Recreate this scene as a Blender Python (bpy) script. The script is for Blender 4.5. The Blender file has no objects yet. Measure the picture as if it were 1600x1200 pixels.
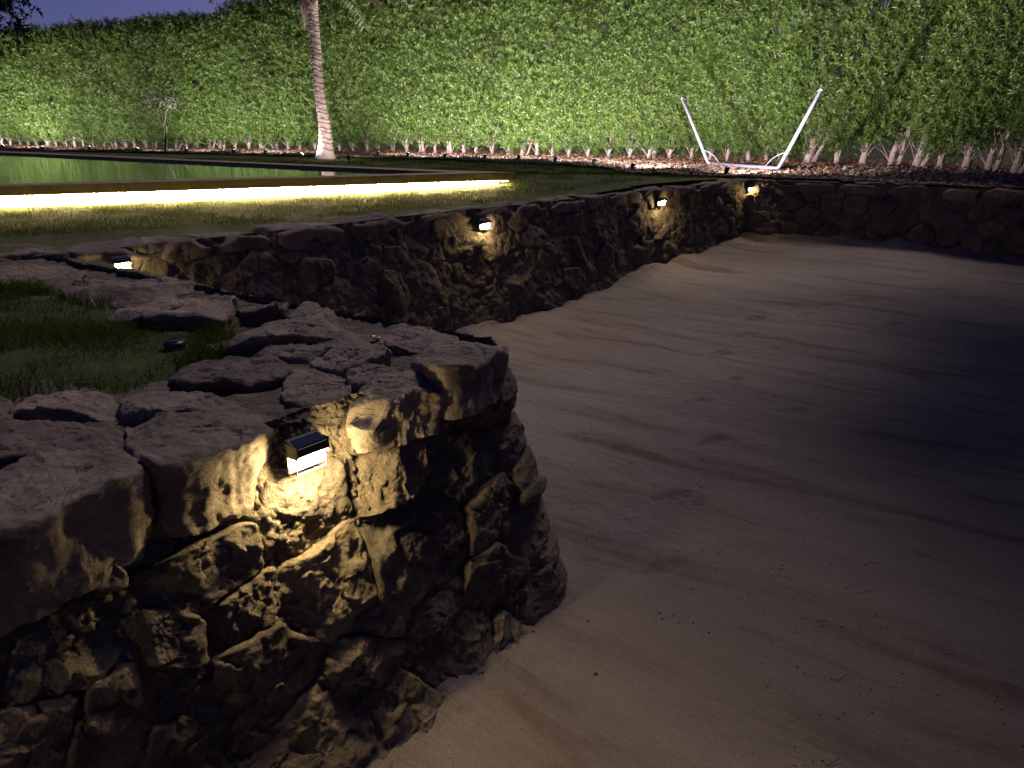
import bpy, math, random
import numpy as np
from mathutils import Vector, Matrix

# ------------------------------------------------------------------ camera
F, CX, CY, PITCH, EYE = 1180.0, 800.0, 600.0, math.radians(19.2), 0.85
sc = bpy.context.scene
col = sc.collection
cam_d = bpy.data.cameras.new("camera")
cam = bpy.data.objects.new("camera", cam_d)
col.objects.link(cam)
cam.location = (0, 0, EYE)
cam.rotation_euler = (math.pi / 2 - PITCH, 0, 0)
cam_d.sensor_width = 36.0
cam_d.lens = 36.0 * F / 1600.0
cam_d.clip_start = 0.05
cam_d.clip_end = 900
sc.camera = cam

# ------------------------------------------------------------------ world: the sky after sunset
world = bpy.data.worlds.new("World")
sc.world = world
world.use_nodes = True
wn = world.node_tree.nodes
wl = world.node_tree.links
sky = wn.new("ShaderNodeTexSky")
sky.sky_type = 'NISHITA'
sky.sun_disc = False
sky.sun_elevation = math.radians(3)
sky.sun_rotation = math.radians(0)
sky.ozone_density = 1.0
sky.dust_density = 0.5
SKY_STRENGTH = 0.15
tint = wn.new("ShaderNodeMix"); tint.data_type = 'RGBA'; tint.blend_type = 'MULTIPLY'
tint.inputs[0].default_value = 1.0
tint.inputs[7].default_value = (.099, .128, .58, 1)      # the violet evening sky of the photograph
wl.new(sky.outputs[0], tint.inputs[6])
wl.new(tint.outputs[2], wn["Background"].inputs["Color"])
wn["Background"].inputs["Strength"].default_value = SKY_STRENGTH

# one weak, very soft directional light, added to brighten the sand and slab tops
sun_d = bpy.data.lights.new("fill_sun", 'SUN'); sun_d.energy = 1.05; sun_d.angle = math.radians(17); sun_d.color = (1.0, .84, .78)
fill_sun = bpy.data.objects.new("fill_sun", sun_d); col.objects.link(fill_sun)
fill_sun.rotation_euler = (Vector((.38, .68, 1.15))).to_track_quat('Z', 'Y').to_euler()

sc.view_settings.view_transform = 'Standard'
sc.view_settings.look = 'None'
sc.view_settings.exposure = 0.25
sc.view_settings.gamma = 1.0
sc.cycles.use_denoising = True
sc.cycles.max_bounces = 6
sc.cycles.diffuse_bounces = 3
sc.cycles.glossy_bounces = 3
sc.cycles.transmission_bounces = 4
sc.cycles.transparent_max_bounces = 6
sc.cycles.sample_clamp_indirect = 3.0
sc.cycles.use_light_tree = True

# light levels
MOON = 0.0
WALL_LAMP = 640.0
WEAK_LAMP = 230.0
LED = 400.0
SPOT = 660.0

# ------------------------------------------------------------------ helpers
def ray(x, y):
    a, b = (x - CX) / F, (CY - y) / F
    return np.array([a, math.cos(PITCH) + b * math.sin(PITCH), -math.sin(PITCH) + b * math.cos(PITCH)])

def at_z(x, y, z=0.0):
    d = ray(x, y); k = (z - EYE) / d[2]
    return np.array([d[0] * k, d[1] * k, z])

def at_Y(x, y, Y):
    d = ray(x, y); k = Y / d[1]
    return np.array([d[0] * k, Y, EYE + d[2] * k])

def at_plane(x, y, p0, n):
    o = np.array([0, 0, EYE]); d = ray(x, y)
    k = np.dot(np.array(p0) - o, n) / np.dot(d, n)
    return o + d * k

def _h(i, j, k, seed):
    n = (i.astype(np.int64) * 374761393 + j.astype(np.int64) * 668265263 + k.astype(np.int64) * 2147483647 + seed * 1274126177) & 0xFFFFFFFF
    n = ((n ^ (n >> 13)) * 1274126177) & 0xFFFFFFFF
    n = ((n ^ (n >> 16)) * 2246822519) & 0xFFFFFFFF
    n = n ^ (n >> 15)
    return (n & 0xFFFFFF) / float(0xFFFFFF) * 2 - 1

def vnoise(p, seed=0):
    p = np.asarray(p, float)
    f = np.floor(p); t = p - f; t = t * t * t * (t * (t * 6 - 15) + 10)
    i = f.astype(np.int64)
    x, y, z = i[..., 0], i[..., 1], i[..., 2]
    tx, ty, tz = t[..., 0], t[..., 1], t[..., 2]
    def L(a, b, w): return a + (b - a) * w
    c = [[[_h(x + a, y + b, z + d, seed) for d in (0, 1)] for b in (0, 1)] for a in (0, 1)]
    return L(L(L(c[0][0][0], c[1][0][0], tx), L(c[0][1][0], c[1][1][0], tx), ty),
             L(L(c[0][0][1], c[1][0][1], tx), L(c[0][1][1], c[1][1][1], tx), ty), tz)

def fbm(p, scale, octaves=4, seed=0, gain=0.5):
    p = np.asarray(p, float) * scale
    r = 0; a = 1.0; tot = 0
    for o in range(octaves):
        r = r + a * vnoise(p + 17.3 * o, seed + o); tot += a; a *= gain; p = p * 2.03
    return r / tot

def sstep(a, b, x):
    t = np.clip((np.asarray(x, float) - a) / (b - a), 0, 1)
    return t * t * (3 - 2 * t)

class Acc:
    """collects vertices, faces and per-vertex random numbers for one mesh"""
    def __init__(s): s.v = []; s.f3 = []; s.f4 = []; s.r = []; s.n = 0
    def add(s, v, f4=None, f3=None, r=0.5):
        v = np.asarray(v, float).reshape(-1, 3)
        if f4 is not None and len(f4): s.f4.append(np.asarray(f4, np.int64).reshape(-1, 4) + s.n)
        if f3 is not None and len(f3): s.f3.append(np.asarray(f3, np.int64).reshape(-1, 3) + s.n)
        s.v.append(v)
        s.r.append(np.broadcast_to(np.asarray(r, float), (len(v),)))
        s.n += len(v)
    def mesh(s, name, smooth=True):
        me = bpy.data.meshes.new(name)
        v = np.concatenate(s.v)
        f4 = np.concatenate(s.f4) if s.f4 else np.zeros((0, 4), np.int64)
        f3 = np.concatenate(s.f3) if s.f3 else np.zeros((0, 3), np.int64)
        nl = f4.size + f3.size
        me.vertices.add(len(v)); me.vertices.foreach_set("co", v.astype(np.float32).ravel())
        me.loops.add(nl); me.loops.foreach_set("vertex_index", np.concatenate([f4.ravel(), f3.ravel()]).astype(np.int32))
        me.polygons.add(len(f4) + len(f3))
        st = np.concatenate([np.arange(len(f4)) * 4, f4.size + np.arange(len(f3)) * 3]).astype(np.int32)
        me.polygons.foreach_set("loop_start", st)
        me.polygons.foreach_set("use_smooth", np.full(len(st), smooth))
        at = me.attributes.new("rnd", 'FLOAT', 'POINT')
        at.data.foreach_set("value", np.concatenate(s.r).astype(np.float32))
        me.update(calc_edges=True); me.validate()
        return me

def obj(name, me, mat=None, parent=None, loc=None, rot=None):
    if isinstance(me, Acc): me = me.mesh(name)
    o = bpy.data.objects.new(name, me)
    col.objects.link(o)
    if mat is not None and not me.materials: me.materials.append(mat)
    if parent is not None: o.parent = parent
    if loc is not None: o.location = loc
    if rot is not None: o.rotation_euler = rot
    return o

def tag(o, label=None, cat=None, group=None, kind=None):
    if label: o["label"] = label
    if cat: o["category"] = cat
    if group: o["group"] = group
    if kind: o["kind"] = kind
    return o

def empty(name, loc=(0, 0, 0), rz=0.0):
    o = bpy.data.objects.new(name, None); col.objects.link(o)
    o.location = loc; o.rotation_euler = (0, 0, rz); o.empty_display_size = 0.1
    return o

def local(o_root, pts):
    """world points -> the root's local frame"""
    m = (Matrix.Translation(o_root.location) @ o_root.rotation_euler.to_matrix().to_4x4()).inverted()
    M = np.array(m)
    p = np.asarray(pts, float)
    return p @ M[:3, :3].T + M[:3, 3]

def grid_faces(nu, nv, closed_u=False):
    """verts indexed [v*nu+u]"""
    u = np.arange(nu if closed_u else nu - 1); v = np.arange(nv - 1)
    U, V = np.meshgrid(u, v)
    U2 = (U + 1) % nu
    return np.stack([V * nu + U, V * nu + U2, (V + 1) * nu + U2, (V + 1) * nu + U], -1).reshape(-1, 4)

def tube(acc, pts, rad, seg=10, r=0.5, caps=True):
    pts = np.asarray(pts, float); n = len(pts)
    rad = np.broadcast_to(np.asarray(rad, float), (n,))
    tan = np.gradient(pts, axis=0); tan /= np.linalg.norm(tan, axis=1)[:, None] + 1e-9
    ref = np.array([0, 0, 1.0]) if abs(tan[0][2]) < .9 else np.array([1.0, 0, 0])
    a = np.cross(tan, ref); a /= np.linalg.norm(a, axis=1)[:, None] + 1e-9
    b = np.cross(tan, a)
    th = np.linspace(0, 2 * math.pi, seg, endpoint=False)
    V = pts[:, None] + rad[:, None, None] * (a[:, None] * np.cos(th)[None, :, None] + b[:, None] * np.sin(th)[None, :, None])
    f = grid_faces(seg, n, True)
    V = V.reshape(-1, 3); f3 = []
    if caps:
        V = np.concatenate([V, pts[:1], pts[-1:]])
        c0, c1 = n * seg, n * seg + 1
        f3 = [(c0, (k + 1) % seg, k) for k in range(seg)] + [(c1, (n - 1) * seg + k, (n - 1) * seg + (k + 1) % seg) for k in range(seg)]
    acc.add(V, f, f3, r)

def box(acc, c, s, rz=0.0, bev=0.0, r=0.5, M=None):
    """bevelled box via chamfered corners"""
    x, y, z = [q / 2 for q in s]; b = min(bev, x * .9, y * .9, z * .9)
    if b <= 0:
        v = np.array([(i * x, j * y, k * z) for i in (-1, 1) for j in (-1, 1) for k in (-1, 1)])
        f = [(0, 1, 3, 2), (4, 6, 7, 5), (0, 4, 5, 1), (2, 3, 7, 6), (0, 2, 6, 4), (1, 5, 7, 3)]
        f3 = []
    else:
        v = []; idx = {}
        for i in (-1, 1):
            for j in (-1, 1):
                for k in (-1, 1):
                    for ax in range(3):
                        p = [i * (x - b), j * (y - b), k * (z - b)]
                        p[ax] = (i * x, j * y, k * z)[ax]
                        idx[(i, j, k, ax)] = len(v); v.append(p)
        v = np.array(v); f = []; f3 = []
        for ax in range(3):
            o1, o2 = [q for q in range(3) if q != ax]
            for sgn in (-1, 1):
                q = []
                for (m, n_) in ((-1, -1), (1, -1), (1, 1), (-1, 1)):
                    t = [0, 0, 0]; t[ax] = sgn; t[o1] = m; t[o2] = n_
                    q.append(idx[(*t, ax)])
                f.append(q)
            for m in (-1, 1):
                for n_ in (-1, 1):
                    q = []
                    for e in (-1, 1):
                        t = [0, 0, 0]; t[ax] = e; t[o1] = m; t[o2] = n_
                        q += [idx[(*t, o1)], idx[(*t, o2)]] if e < 0 else [idx[(*t, o2)], idx[(*t, o1)]]
                    f.append(q)
        for i in (-1, 1):
            for j in (-1, 1):
                for k in (-1, 1): f3.append([idx[(i, j, k, a)] for a in range(3)])
    cr, sr = math.cos(rz), math.sin(rz)
    R = np.array([[cr, -sr, 0], [sr, cr, 0], [0, 0, 1]])
    v = v @ R.T + np.array(c)
    if M is not None: v = v @ M[0].T + M[1]
    acc.add(v, f, f3, r)

# ------------------------------------------------------------------ materials
def new_mat(name):
    m = bpy.data.materials.new(name); m.use_nodes = True
    nt = m.node_tree; n = nt.nodes; l = nt.links
    return m, n, l, n["Principled BSDF"]

def tex_noise(n, l, scale, detail=6, rough=.6, src=None, dist=0.0):
    t = n.new("ShaderNodeTexNoise"); t.inputs["Scale"].default_value = scale
    t.inputs["Detail"].default_value = detail; t.inputs["Roughness"].default_value = rough
    t.inputs["Distortion"].default_value = dist
    if src is not None: l.new(src, t.inputs["Vector"])
    return t

def ramp(n, l, src, stops):
    r = n.new("ShaderNodeValToRGB")
    e = r.color_ramp.elements
    while len(e) < len(stops): e.new(0.5)
    for k, (p, c) in enumerate(stops):
        e[k].position = p; e[k].color = (*c, 1)
    l.new(src, r.inputs["Fac"]); return r

def mix(n, l, kind, fac, a, b):
    m = n.new("ShaderNodeMix"); m.data_type = 'RGBA'; m.blend_type = kind
    if isinstance(fac, (int, float)): m.inputs[0].default_value = fac
    else: l.new(fac, m.inputs[0])
    for s, i in ((a, 6), (b, 7)):
        if isinstance(s, tuple): m.inputs[i].default_value = (*s, 1)
        else: l.new(s, m.inputs[i])
    return m.outputs[2]

def coords(n, kind="Object"):
    return n.new("ShaderNodeTexCoord").outputs[kind]

def bump(n, l, h, strength, dist, normal=None):
    b = n.new("ShaderNodeBump"); b.inputs["Strength"].default_value = strength
    b.inputs["Distance"].default_value = dist; l.new(h, b.inputs["Height"])
    if normal is not None: l.new(normal, b.inputs["Normal"])
    return b.outputs[0]

def mat_stone(name, cols, layered=False, k=1.0):
    m, n, l, P = new_mat(name)
    co = coords(n)
    at = n.new("ShaderNodeAttribute"); at.attribute_name = "rnd"
    base = ramp(n, l, at.outputs["Fac"], [(i / (len(cols) - 1), c) for i, c in enumerate(cols)])
    n1 = tex_noise(n, l, 5, 8, .65, co, .3)
    r1 = ramp(n, l, n1.outputs["Fac"], [(.3, (.55, .5, .48)), (.5, (.95, .93, .9)), (.72, (1.35, 1.3, 1.2))])
    c = mix(n, l, 'MULTIPLY', 1.0, base.outputs[0], r1.outputs[0])
    n2 = tex_noise(n, l, 60, 4, .7, co)
    r2 = ramp(n, l, n2.outputs["Fac"], [(.35, (.6, .6, .6)), (.6, (1.1, 1.1, 1.1))])
    c = mix(n, l, 'MULTIPLY', .6, c, r2.outputs[0])
    l.new(c, P.inputs["Base Color"])
    P.inputs["Roughness"].default_value = .88
    P.inputs["Specular IOR Level"].default_value = .35
    mp = n.new("ShaderNodeMapping"); l.new(co, mp.inputs["Vector"])
    mp.inputs["Scale"].default_value = (1, 1, 3.5) if layered else (1, 1, 1)
    h1 = tex_noise(n, l, 14, 8, .62, mp.outputs[0], .4)
    h2 = tex_noise(n, l, 90, 5, .7, co)
    h3 = tex_noise(n, l, 38, 6, .7, co, .8)
    b = bump(n, l, h1.outputs["Fac"], .8 * k, .03)
    b = bump(n, l, h3.outputs["Fac"], .8 * k, .014, b)
    b = bump(n, l, h2.outputs["Fac"], .7 * k, .006, b)
    l.new(b, P.inputs["Normal"])
    return m

M_STONE = mat_stone("wall_stone", [(.10, .082, .07), (.17, .14, .11), (.13, .105, .095), (.20, .165, .125), (.12, .10, .092)])
M_COPING = mat_stone("coping_stone", [(.13, .105, .10), (.235, .185, .16), (.165, .14, .135), (.27, .225, .19), (.15, .125, .11)], layered=True, k=.6)

def mat_mortar():
    m, n, l, P = new_mat("rough_mortar")
    co = coords(n)
    n1 = tex_noise(n, l, 12, 8, .7, co, .5)
    r = ramp(n, l, n1.outputs["Fac"], [(.3, (.07, .056, .044)), (.55, (.16, .132, .098)), (.75, (.26, .22, .155))])
    l.new(r.outputs[0], P.inputs["Base Color"]); P.inputs["Roughness"].default_value = .95
    v = n.new("ShaderNodeTexVoronoi"); v.inputs["Scale"].default_value = 75; l.new(co, v.inputs["Vector"])
    h = tex_noise(n, l, 40, 8, .7, co, .6)
    b = bump(n, l, h.outputs["Fac"], 1.0, .02)
    b = bump(n, l, v.outputs["Distance"], .6, .008, b)
    l.new(b, P.inputs["Normal"])
    return m
M_MORTAR = mat_mortar()

def mat_sand():
    m, n, l, P = new_mat("sand")
    co = coords(n)
    rot = n.new("ShaderNodeMapping"); l.new(co, rot.inputs["Vector"])
    rot.inputs["Rotation"].default_value = (0, 0, math.radians(34))
    mp = n.new("ShaderNodeMapping"); l.new(rot.outputs[0], mp.inputs["Vector"])
    mp.inputs["Scale"].default_value = (.45, 2.6, 1)
    n1 = tex_noise(n, l, 1.6, 7, .6, mp.outputs[0], .6)
    n0 = tex_noise(n, l, .35, 3, .5, co)
    a = ramp(n, l, n1.outputs["Fac"], [(.33, (.20, .155, .14)), (.46, (.30, .262, .245)), (.75, (.36, .318, .30))])
    b0 = ramp(n, l, n0.outputs["Fac"], [(.35, (.75, .72, .72)), (.6, (1.05, 1.05, 1.02))])
    c = mix(n, l, 'MULTIPLY', 1.0, a.outputs[0], b0.outputs[0])
    n2 = tex_noise(n, l, 230, 3, .8, co)
    r2 = ramp(n, l, n2.outputs["Fac"], [(.34, (.5, .48, .46)), (.62, (1.2, 1.2, 1.2))])
    c = mix(n, l, 'MULTIPLY', .8, c, r2.outputs[0])
    sp = n.new("ShaderNodeTexVoronoi"); sp.inputs["Scale"].default_value = 16; l.new(co, sp.inputs["Vector"])
    r3 = ramp(n, l, sp.outputs["Distance"], [(.03, (.3, .28, .27)), (.07, (1, 1, 1))])
    c = mix(n, l, 'MULTIPLY', .7, c, r3.outputs[0])
    l.new(c, P.inputs["Base Color"]); P.inputs["Roughness"].default_value = .95
    P.inputs["Specular IOR Level"].default_value = .2
    mp2 = n.new("ShaderNodeMapping"); l.new(rot.outputs[0], mp2.inputs["Vector"])
    mp2.inputs["Scale"].default_value = (1.6, 9, 1)
    h0 = tex_noise(n, l, 3, 6, .6, mp2.outputs[0], .5)
    h1 = tex_noise(n, l, 22, 8, .65, co, .3)
    b = bump(n, l, h0.outputs["Fac"], .9, .024)
    b = bump(n, l, h1.outputs["Fac"], 1.0, .022, b)
    b = bump(n, l, n2.outputs["Fac"], .9, .006, b)
    l.new(b, P.inputs["Normal"])
    return m
M_SAND = mat_sand()

def mat_simple(name, c, rough=.6, metal=0.0, spec=.5, noise=None, bmp=None):
    m, n, l, P = new_mat(name)
    P.inputs["Base Color"].default_value = (*c, 1)
    P.inputs["Roughness"].default_value = rough
    P.inputs["Metallic"].default_value = metal
    P.inputs["Specular IOR Level"].default_value = spec
    if noise:
        sc_, amt = noise
        t = tex_noise(n, l, sc_, 6, .65, coords(n))
        r = ramp(n, l, t.outputs["Fac"], [(.3, tuple(q * (1 - amt) for q in c)), (.7, tuple(min(1, q * (1 + amt)) for q in c))])
        l.new(r.outputs[0], P.inputs["Base Color"])
    if bmp:
        sc_, st, ds = bmp
        t = tex_noise(n, l, sc_, 6, .65, coords(n))
        l.new(bump(n, l, t.outputs["Fac"], st, ds), P.inputs["Normal"])
    return m

def mat_emit(name, c, s):
    m, n, l, P = new_mat(name)
    P.inputs["Base Color"].default_value = (.8, .8, .8, 1)
    P.inputs["Emission Color"].default_value = (*c, 1)
    P.inputs["Emission Strength"].default_value = s
    return m

def mat_leaf(name, stops, transl=.35, rough=.45, spec=.5):
    m, n, l, P = new_mat(name)
    at = n.new("ShaderNodeAttribute"); at.attribute_name = "rnd"
    oi = n.new("ShaderNodeObjectInfo")
    r = ramp(n, l, at.outputs["Fac"], stops)
    hs = n.new("ShaderNodeHueSaturation")
    mr = n.new("ShaderNodeMapRange"); l.new(oi.outputs["Random"], mr.inputs["Value"])
    mr.inputs["To Min"].default_value = .8; mr.inputs["To Max"].default_value = 1.2
    l.new(mr.outputs[0], hs.inputs["Value"]); l.new(r.outputs[0], hs.inputs["Color"])
    l.new(hs.outputs[0], P.inputs["Base Color"])
    P.inputs["Roughness"].default_value = rough; P.inputs["Specular IOR Level"].default_value = spec
    tr = n.new("ShaderNodeBsdfTranslucent"); l.new(hs.outputs[0], tr.inputs["Color"])
    mx = n.new("ShaderNodeMixShader"); mx.inputs[0].default_value = transl
    l.new(P.outputs[0], mx.inputs[1]); l.new(tr.outputs[0], mx.inputs[2])
    l.new(mx.outputs[0], n["Material Output"].inputs["Surface"])
    return m
M_LEAF = mat_leaf("hedge_leaves", [(0, (.040, .075, .011)), (.45, (.085, .14, .025)), (.85, (.145, .20, .045)), (1, (.20, .22, .07))])
M_DARKLEAF = mat_leaf("tree_leaves", [(0, (.02, .03, .01)), (1, (.035, .05, .02))], .2)
M_GRASS = mat_leaf("grass_blades", [(0, (.04, .066, .006)), (.6, (.068, .10, .010)), (1, (.15, .14, .035))], .3, .8, .1)
M_PALMLEAF = mat_leaf("palm_leaves", [(0, (.05, .07, .02)), (.5, (.07, .10, .03)), (1, (.22, .16, .09))], .2)
M_DRYLEAF = mat_leaf("dry_leaves", [(0, (.10, .03, .018)), (.5, (.20, .075, .04)), (1, (.26, .14, .08))], .1, .7, .2)
M_BARK = mat_simple("pale_bark", (.36, .26, .25), .85, noise=(18, .35), bmp=(30, .8, .02))
M_TWIG = mat_simple("brown_bark", (.06, .045, .03), .85, noise=(18, .35))
M_GRAVEL = mat_stone("gravel", [(.44, .36, .30), (.27, .19, .15), (.56, .48, .41), (.18, .10, .08)], k=.5)
M_SOIL = mat_simple("bed_soil", (.13, .075, .055), .95, noise=(25, .5), bmp=(40, 1, .03))
M_LAWN = mat_simple("lawn_ground", (.05, .066, .010), .95, noise=(9, .55), bmp=(60, 1, .02))
M_BLACK = mat_simple("black_plastic", (.02, .02, .022), .4, noise=(40, .2))
M_HOOD = mat_simple("lamp_plastic", (.035, .03, .026), .45, noise=(40, .3))
M_PANEL = mat_simple("solar_panel", (.02, .025, .05), .15, 0, .7)
M_CLEAR = mat_simple("lamp_plate", (.75, .72, .65), .3)
M_TUBE = mat_simple("painted_steel", (.24, .22, .28), .45, .2, .5, noise=(6, .1))
M_POOLWALL = mat_simple("pool_wall_plaster", (.62, .55, .42), .8, noise=(8, .2), bmp=(50, .5, .01))
M_POOLCOPING = mat_simple("pool_coping", (.26, .17, .085), .6, noise=(10, .3), bmp=(60, .3, .004))
M_POOLTILE = mat_simple("pool_lining", (.03, .05, .045), .5)
M_LAMPGLOW = mat_emit("warm_lamp_glow", (1.0, .75, .34), WALL_LAMP)
M_WEAKGLOW = mat_emit("faint_lamp_glow", (1.0, .74, .34), WEAK_LAMP)
M_LEDGLOW = mat_emit("warm_strip_glow", (1.0, .74, .34), LED)
M_SPOTGLOW = mat_emit("white_lens_glow", (1.0, .93, .92), 30)

# ------------------------------------------------------------------ levels
def sand_z(X, Y):
    u = np.asarray(Y) + .5 * np.asarray(X)
    return -1.15 + .40 * sstep(6.8, 14.5, u)

# key corners (top edge of the walls)
TIP = np.array([-.01, 2.88]); NEARL = np.array([-1.15, 1.50])
d1 = (TIP - NEARL) / np.linalg.norm(TIP - NEARL)
START = TIP - d1 * 6.5
INNER = at_z(78, 403)[:2]
FARC = at_z(1165, 283)[:2]
PR = [at_z(1300, 287)[:2], at_z(1450, 293)[:2], at_z(1600, 301)[:2]]
END = PR[2] + (PR[2] - PR[1]) / np.linalg.norm(PR[2] - PR[1]) * 6.0

class Path:
    def __init__(s, pts, rad=.1, wob=.03, seed=1):
        P = [np.array(p, float) for p in pts]
        out = [P[0]]
        for k in range(1, len(P) - 1):
            a = P[k - 1] - P[k]; b = P[k + 1] - P[k]
            a /= np.linalg.norm(a); b /= np.linalg.norm(b)
            p0, p1, p2 = P[k] + a * rad, P[k], P[k] + b * rad
            for t in np.linspace(0, 1, 9): out.append((1 - t) ** 2 * p0 + 2 * t * (1 - t) * p1 + t * t * p2)
        out.append(P[-1]); out = np.array(out)
        L = np.concatenate([[0], np.cumsum(np.linalg.norm(np.diff(out, axis=0), axis=1))])
        s.len = L[-1]; s.S = np.arange(0, s.len, .02)
        s.P = np.stack([np.interp(s.S, L, out[:, 0]), np.interp(s.S, L, out[:, 1])], -1)
        T = np.gradient(s.P, axis=0); T /= np.linalg.norm(T, axis=1)[:, None]
        K = np.ones(15) / 15
        T = np.stack([np.convolve(np.pad(T[:, i], 7, 'edge'), K, 'valid') for i in (0, 1)], -1)
        T /= np.linalg.norm(T, axis=1)[:, None]
        s.N = np.stack([T[:, 1], -T[:, 0]], -1)      # right-hand side of travel = the pit
        w = fbm(np.stack([s.S, s.S * 0, s.S * 0], -1), .9, 3, seed) * wob
        s.P = s.P + s.N * w[:, None]
    def at(s, q):
        q = np.clip(q, 0, s.S[-1])
        f = lambda A: np.stack([np.interp(q, s.S, A[:, 0]), np.interp(q, s.S, A[:, 1])], -1)
        N = f(s.N); N /= np.linalg.norm(N, axis=-1)[..., None]
        return f(s.P), N
    def nearest(s, xy):
        return s.S[np.argmin(((s.P - np.asarray(xy)) ** 2).sum(1))]

BATTER = .24
def face_map(path, S, T, D):
    """S along, T down, D outward"""
    P, N = path.at(S)
    o = BATTER * T + D
    return np.stack([P[..., 0] + N[..., 0] * o, P[..., 1] + N[..., 1] * o, -T + .15 * D], -1)

PA = Path([START, TIP, INNER + (INNER - TIP) * .02], .13, .02, 3)
PC = Path([INNER - (FARC - INNER) / np.linalg.norm(FARC - INNER) * 1.2, FARC + (FARC - INNER) / np.linalg.norm(FARC - INNER) * .15], .1, .06, 5)
PD = Path([FARC + np.array([-.2, .1]), PR[0], PR[1], PR[2], END], .3, .05, 8)

def star_from_poly(poly, nth):
    poly = np.asarray(poly, float); c = poly.mean(0)
    th = np.linspace(0, 2 * math.pi, nth, endpoint=False)
    u = np.stack([np.cos(th), np.sin(th)], -1); r = np.zeros(nth)
    for i in range(len(poly)):
        a, b = poly[i] - c, poly[(i + 1) % len(poly)] - c
        e = b - a
        den = u[:, 0] * e[1] - u[:, 1] * e[0]
        den = np.where(abs(den) < 1e-9, 1e-9, den)
        t = (a[0] * e[1] - a[1] * e[0]) / den
        w = (a[0] * u[:, 1] - a[1] * u[:, 0]) / den
        ok = (t > 0) & (w >= -1e-6) & (w <= 1 + 1e-6)
        r = np.where(ok, np.maximum(r, t), r)
    r = np.where(r <= 0, np.median(r), r)
    return c, r

def voronoi_r(i, sites, nth, rmax, asp=1.0, top=None, wt=None):
    d = sites - sites[i]
    m = (np.abs(d).max(1) < 2.5 * rmax); m[i] = False
    d = d[m]
    th = np.linspace(0, 2 * math.pi, nth, endpoint=False)
    u = np.stack([np.cos(th), np.sin(th)], -1)
    dd = d.copy(); dd[:, 1] *= asp
    uu = u.copy(); uu[:, 1] *= asp
    dot = uu @ dd.T
    h = (dd ** 2).sum(1)[None] / 2
    if wt is not None: h = np.maximum(h + (wt[i] - wt[m])[None] / 2, .002)
    r = np.where(dot > 1e-6, h / np.maximum(dot, 1e-6), 1e9).min(1) if len(d) else np.full(nth, rmax)
    if top is not None:                                   # never above the top of the wall
        r = np.where(u[:, 1] < -1e-6, np.minimum(r, (sites[i][1] - top) / np.maximum(-u[:, 1], 1e-6)), r)
    return np.clip(r, .015, rmax)

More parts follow.
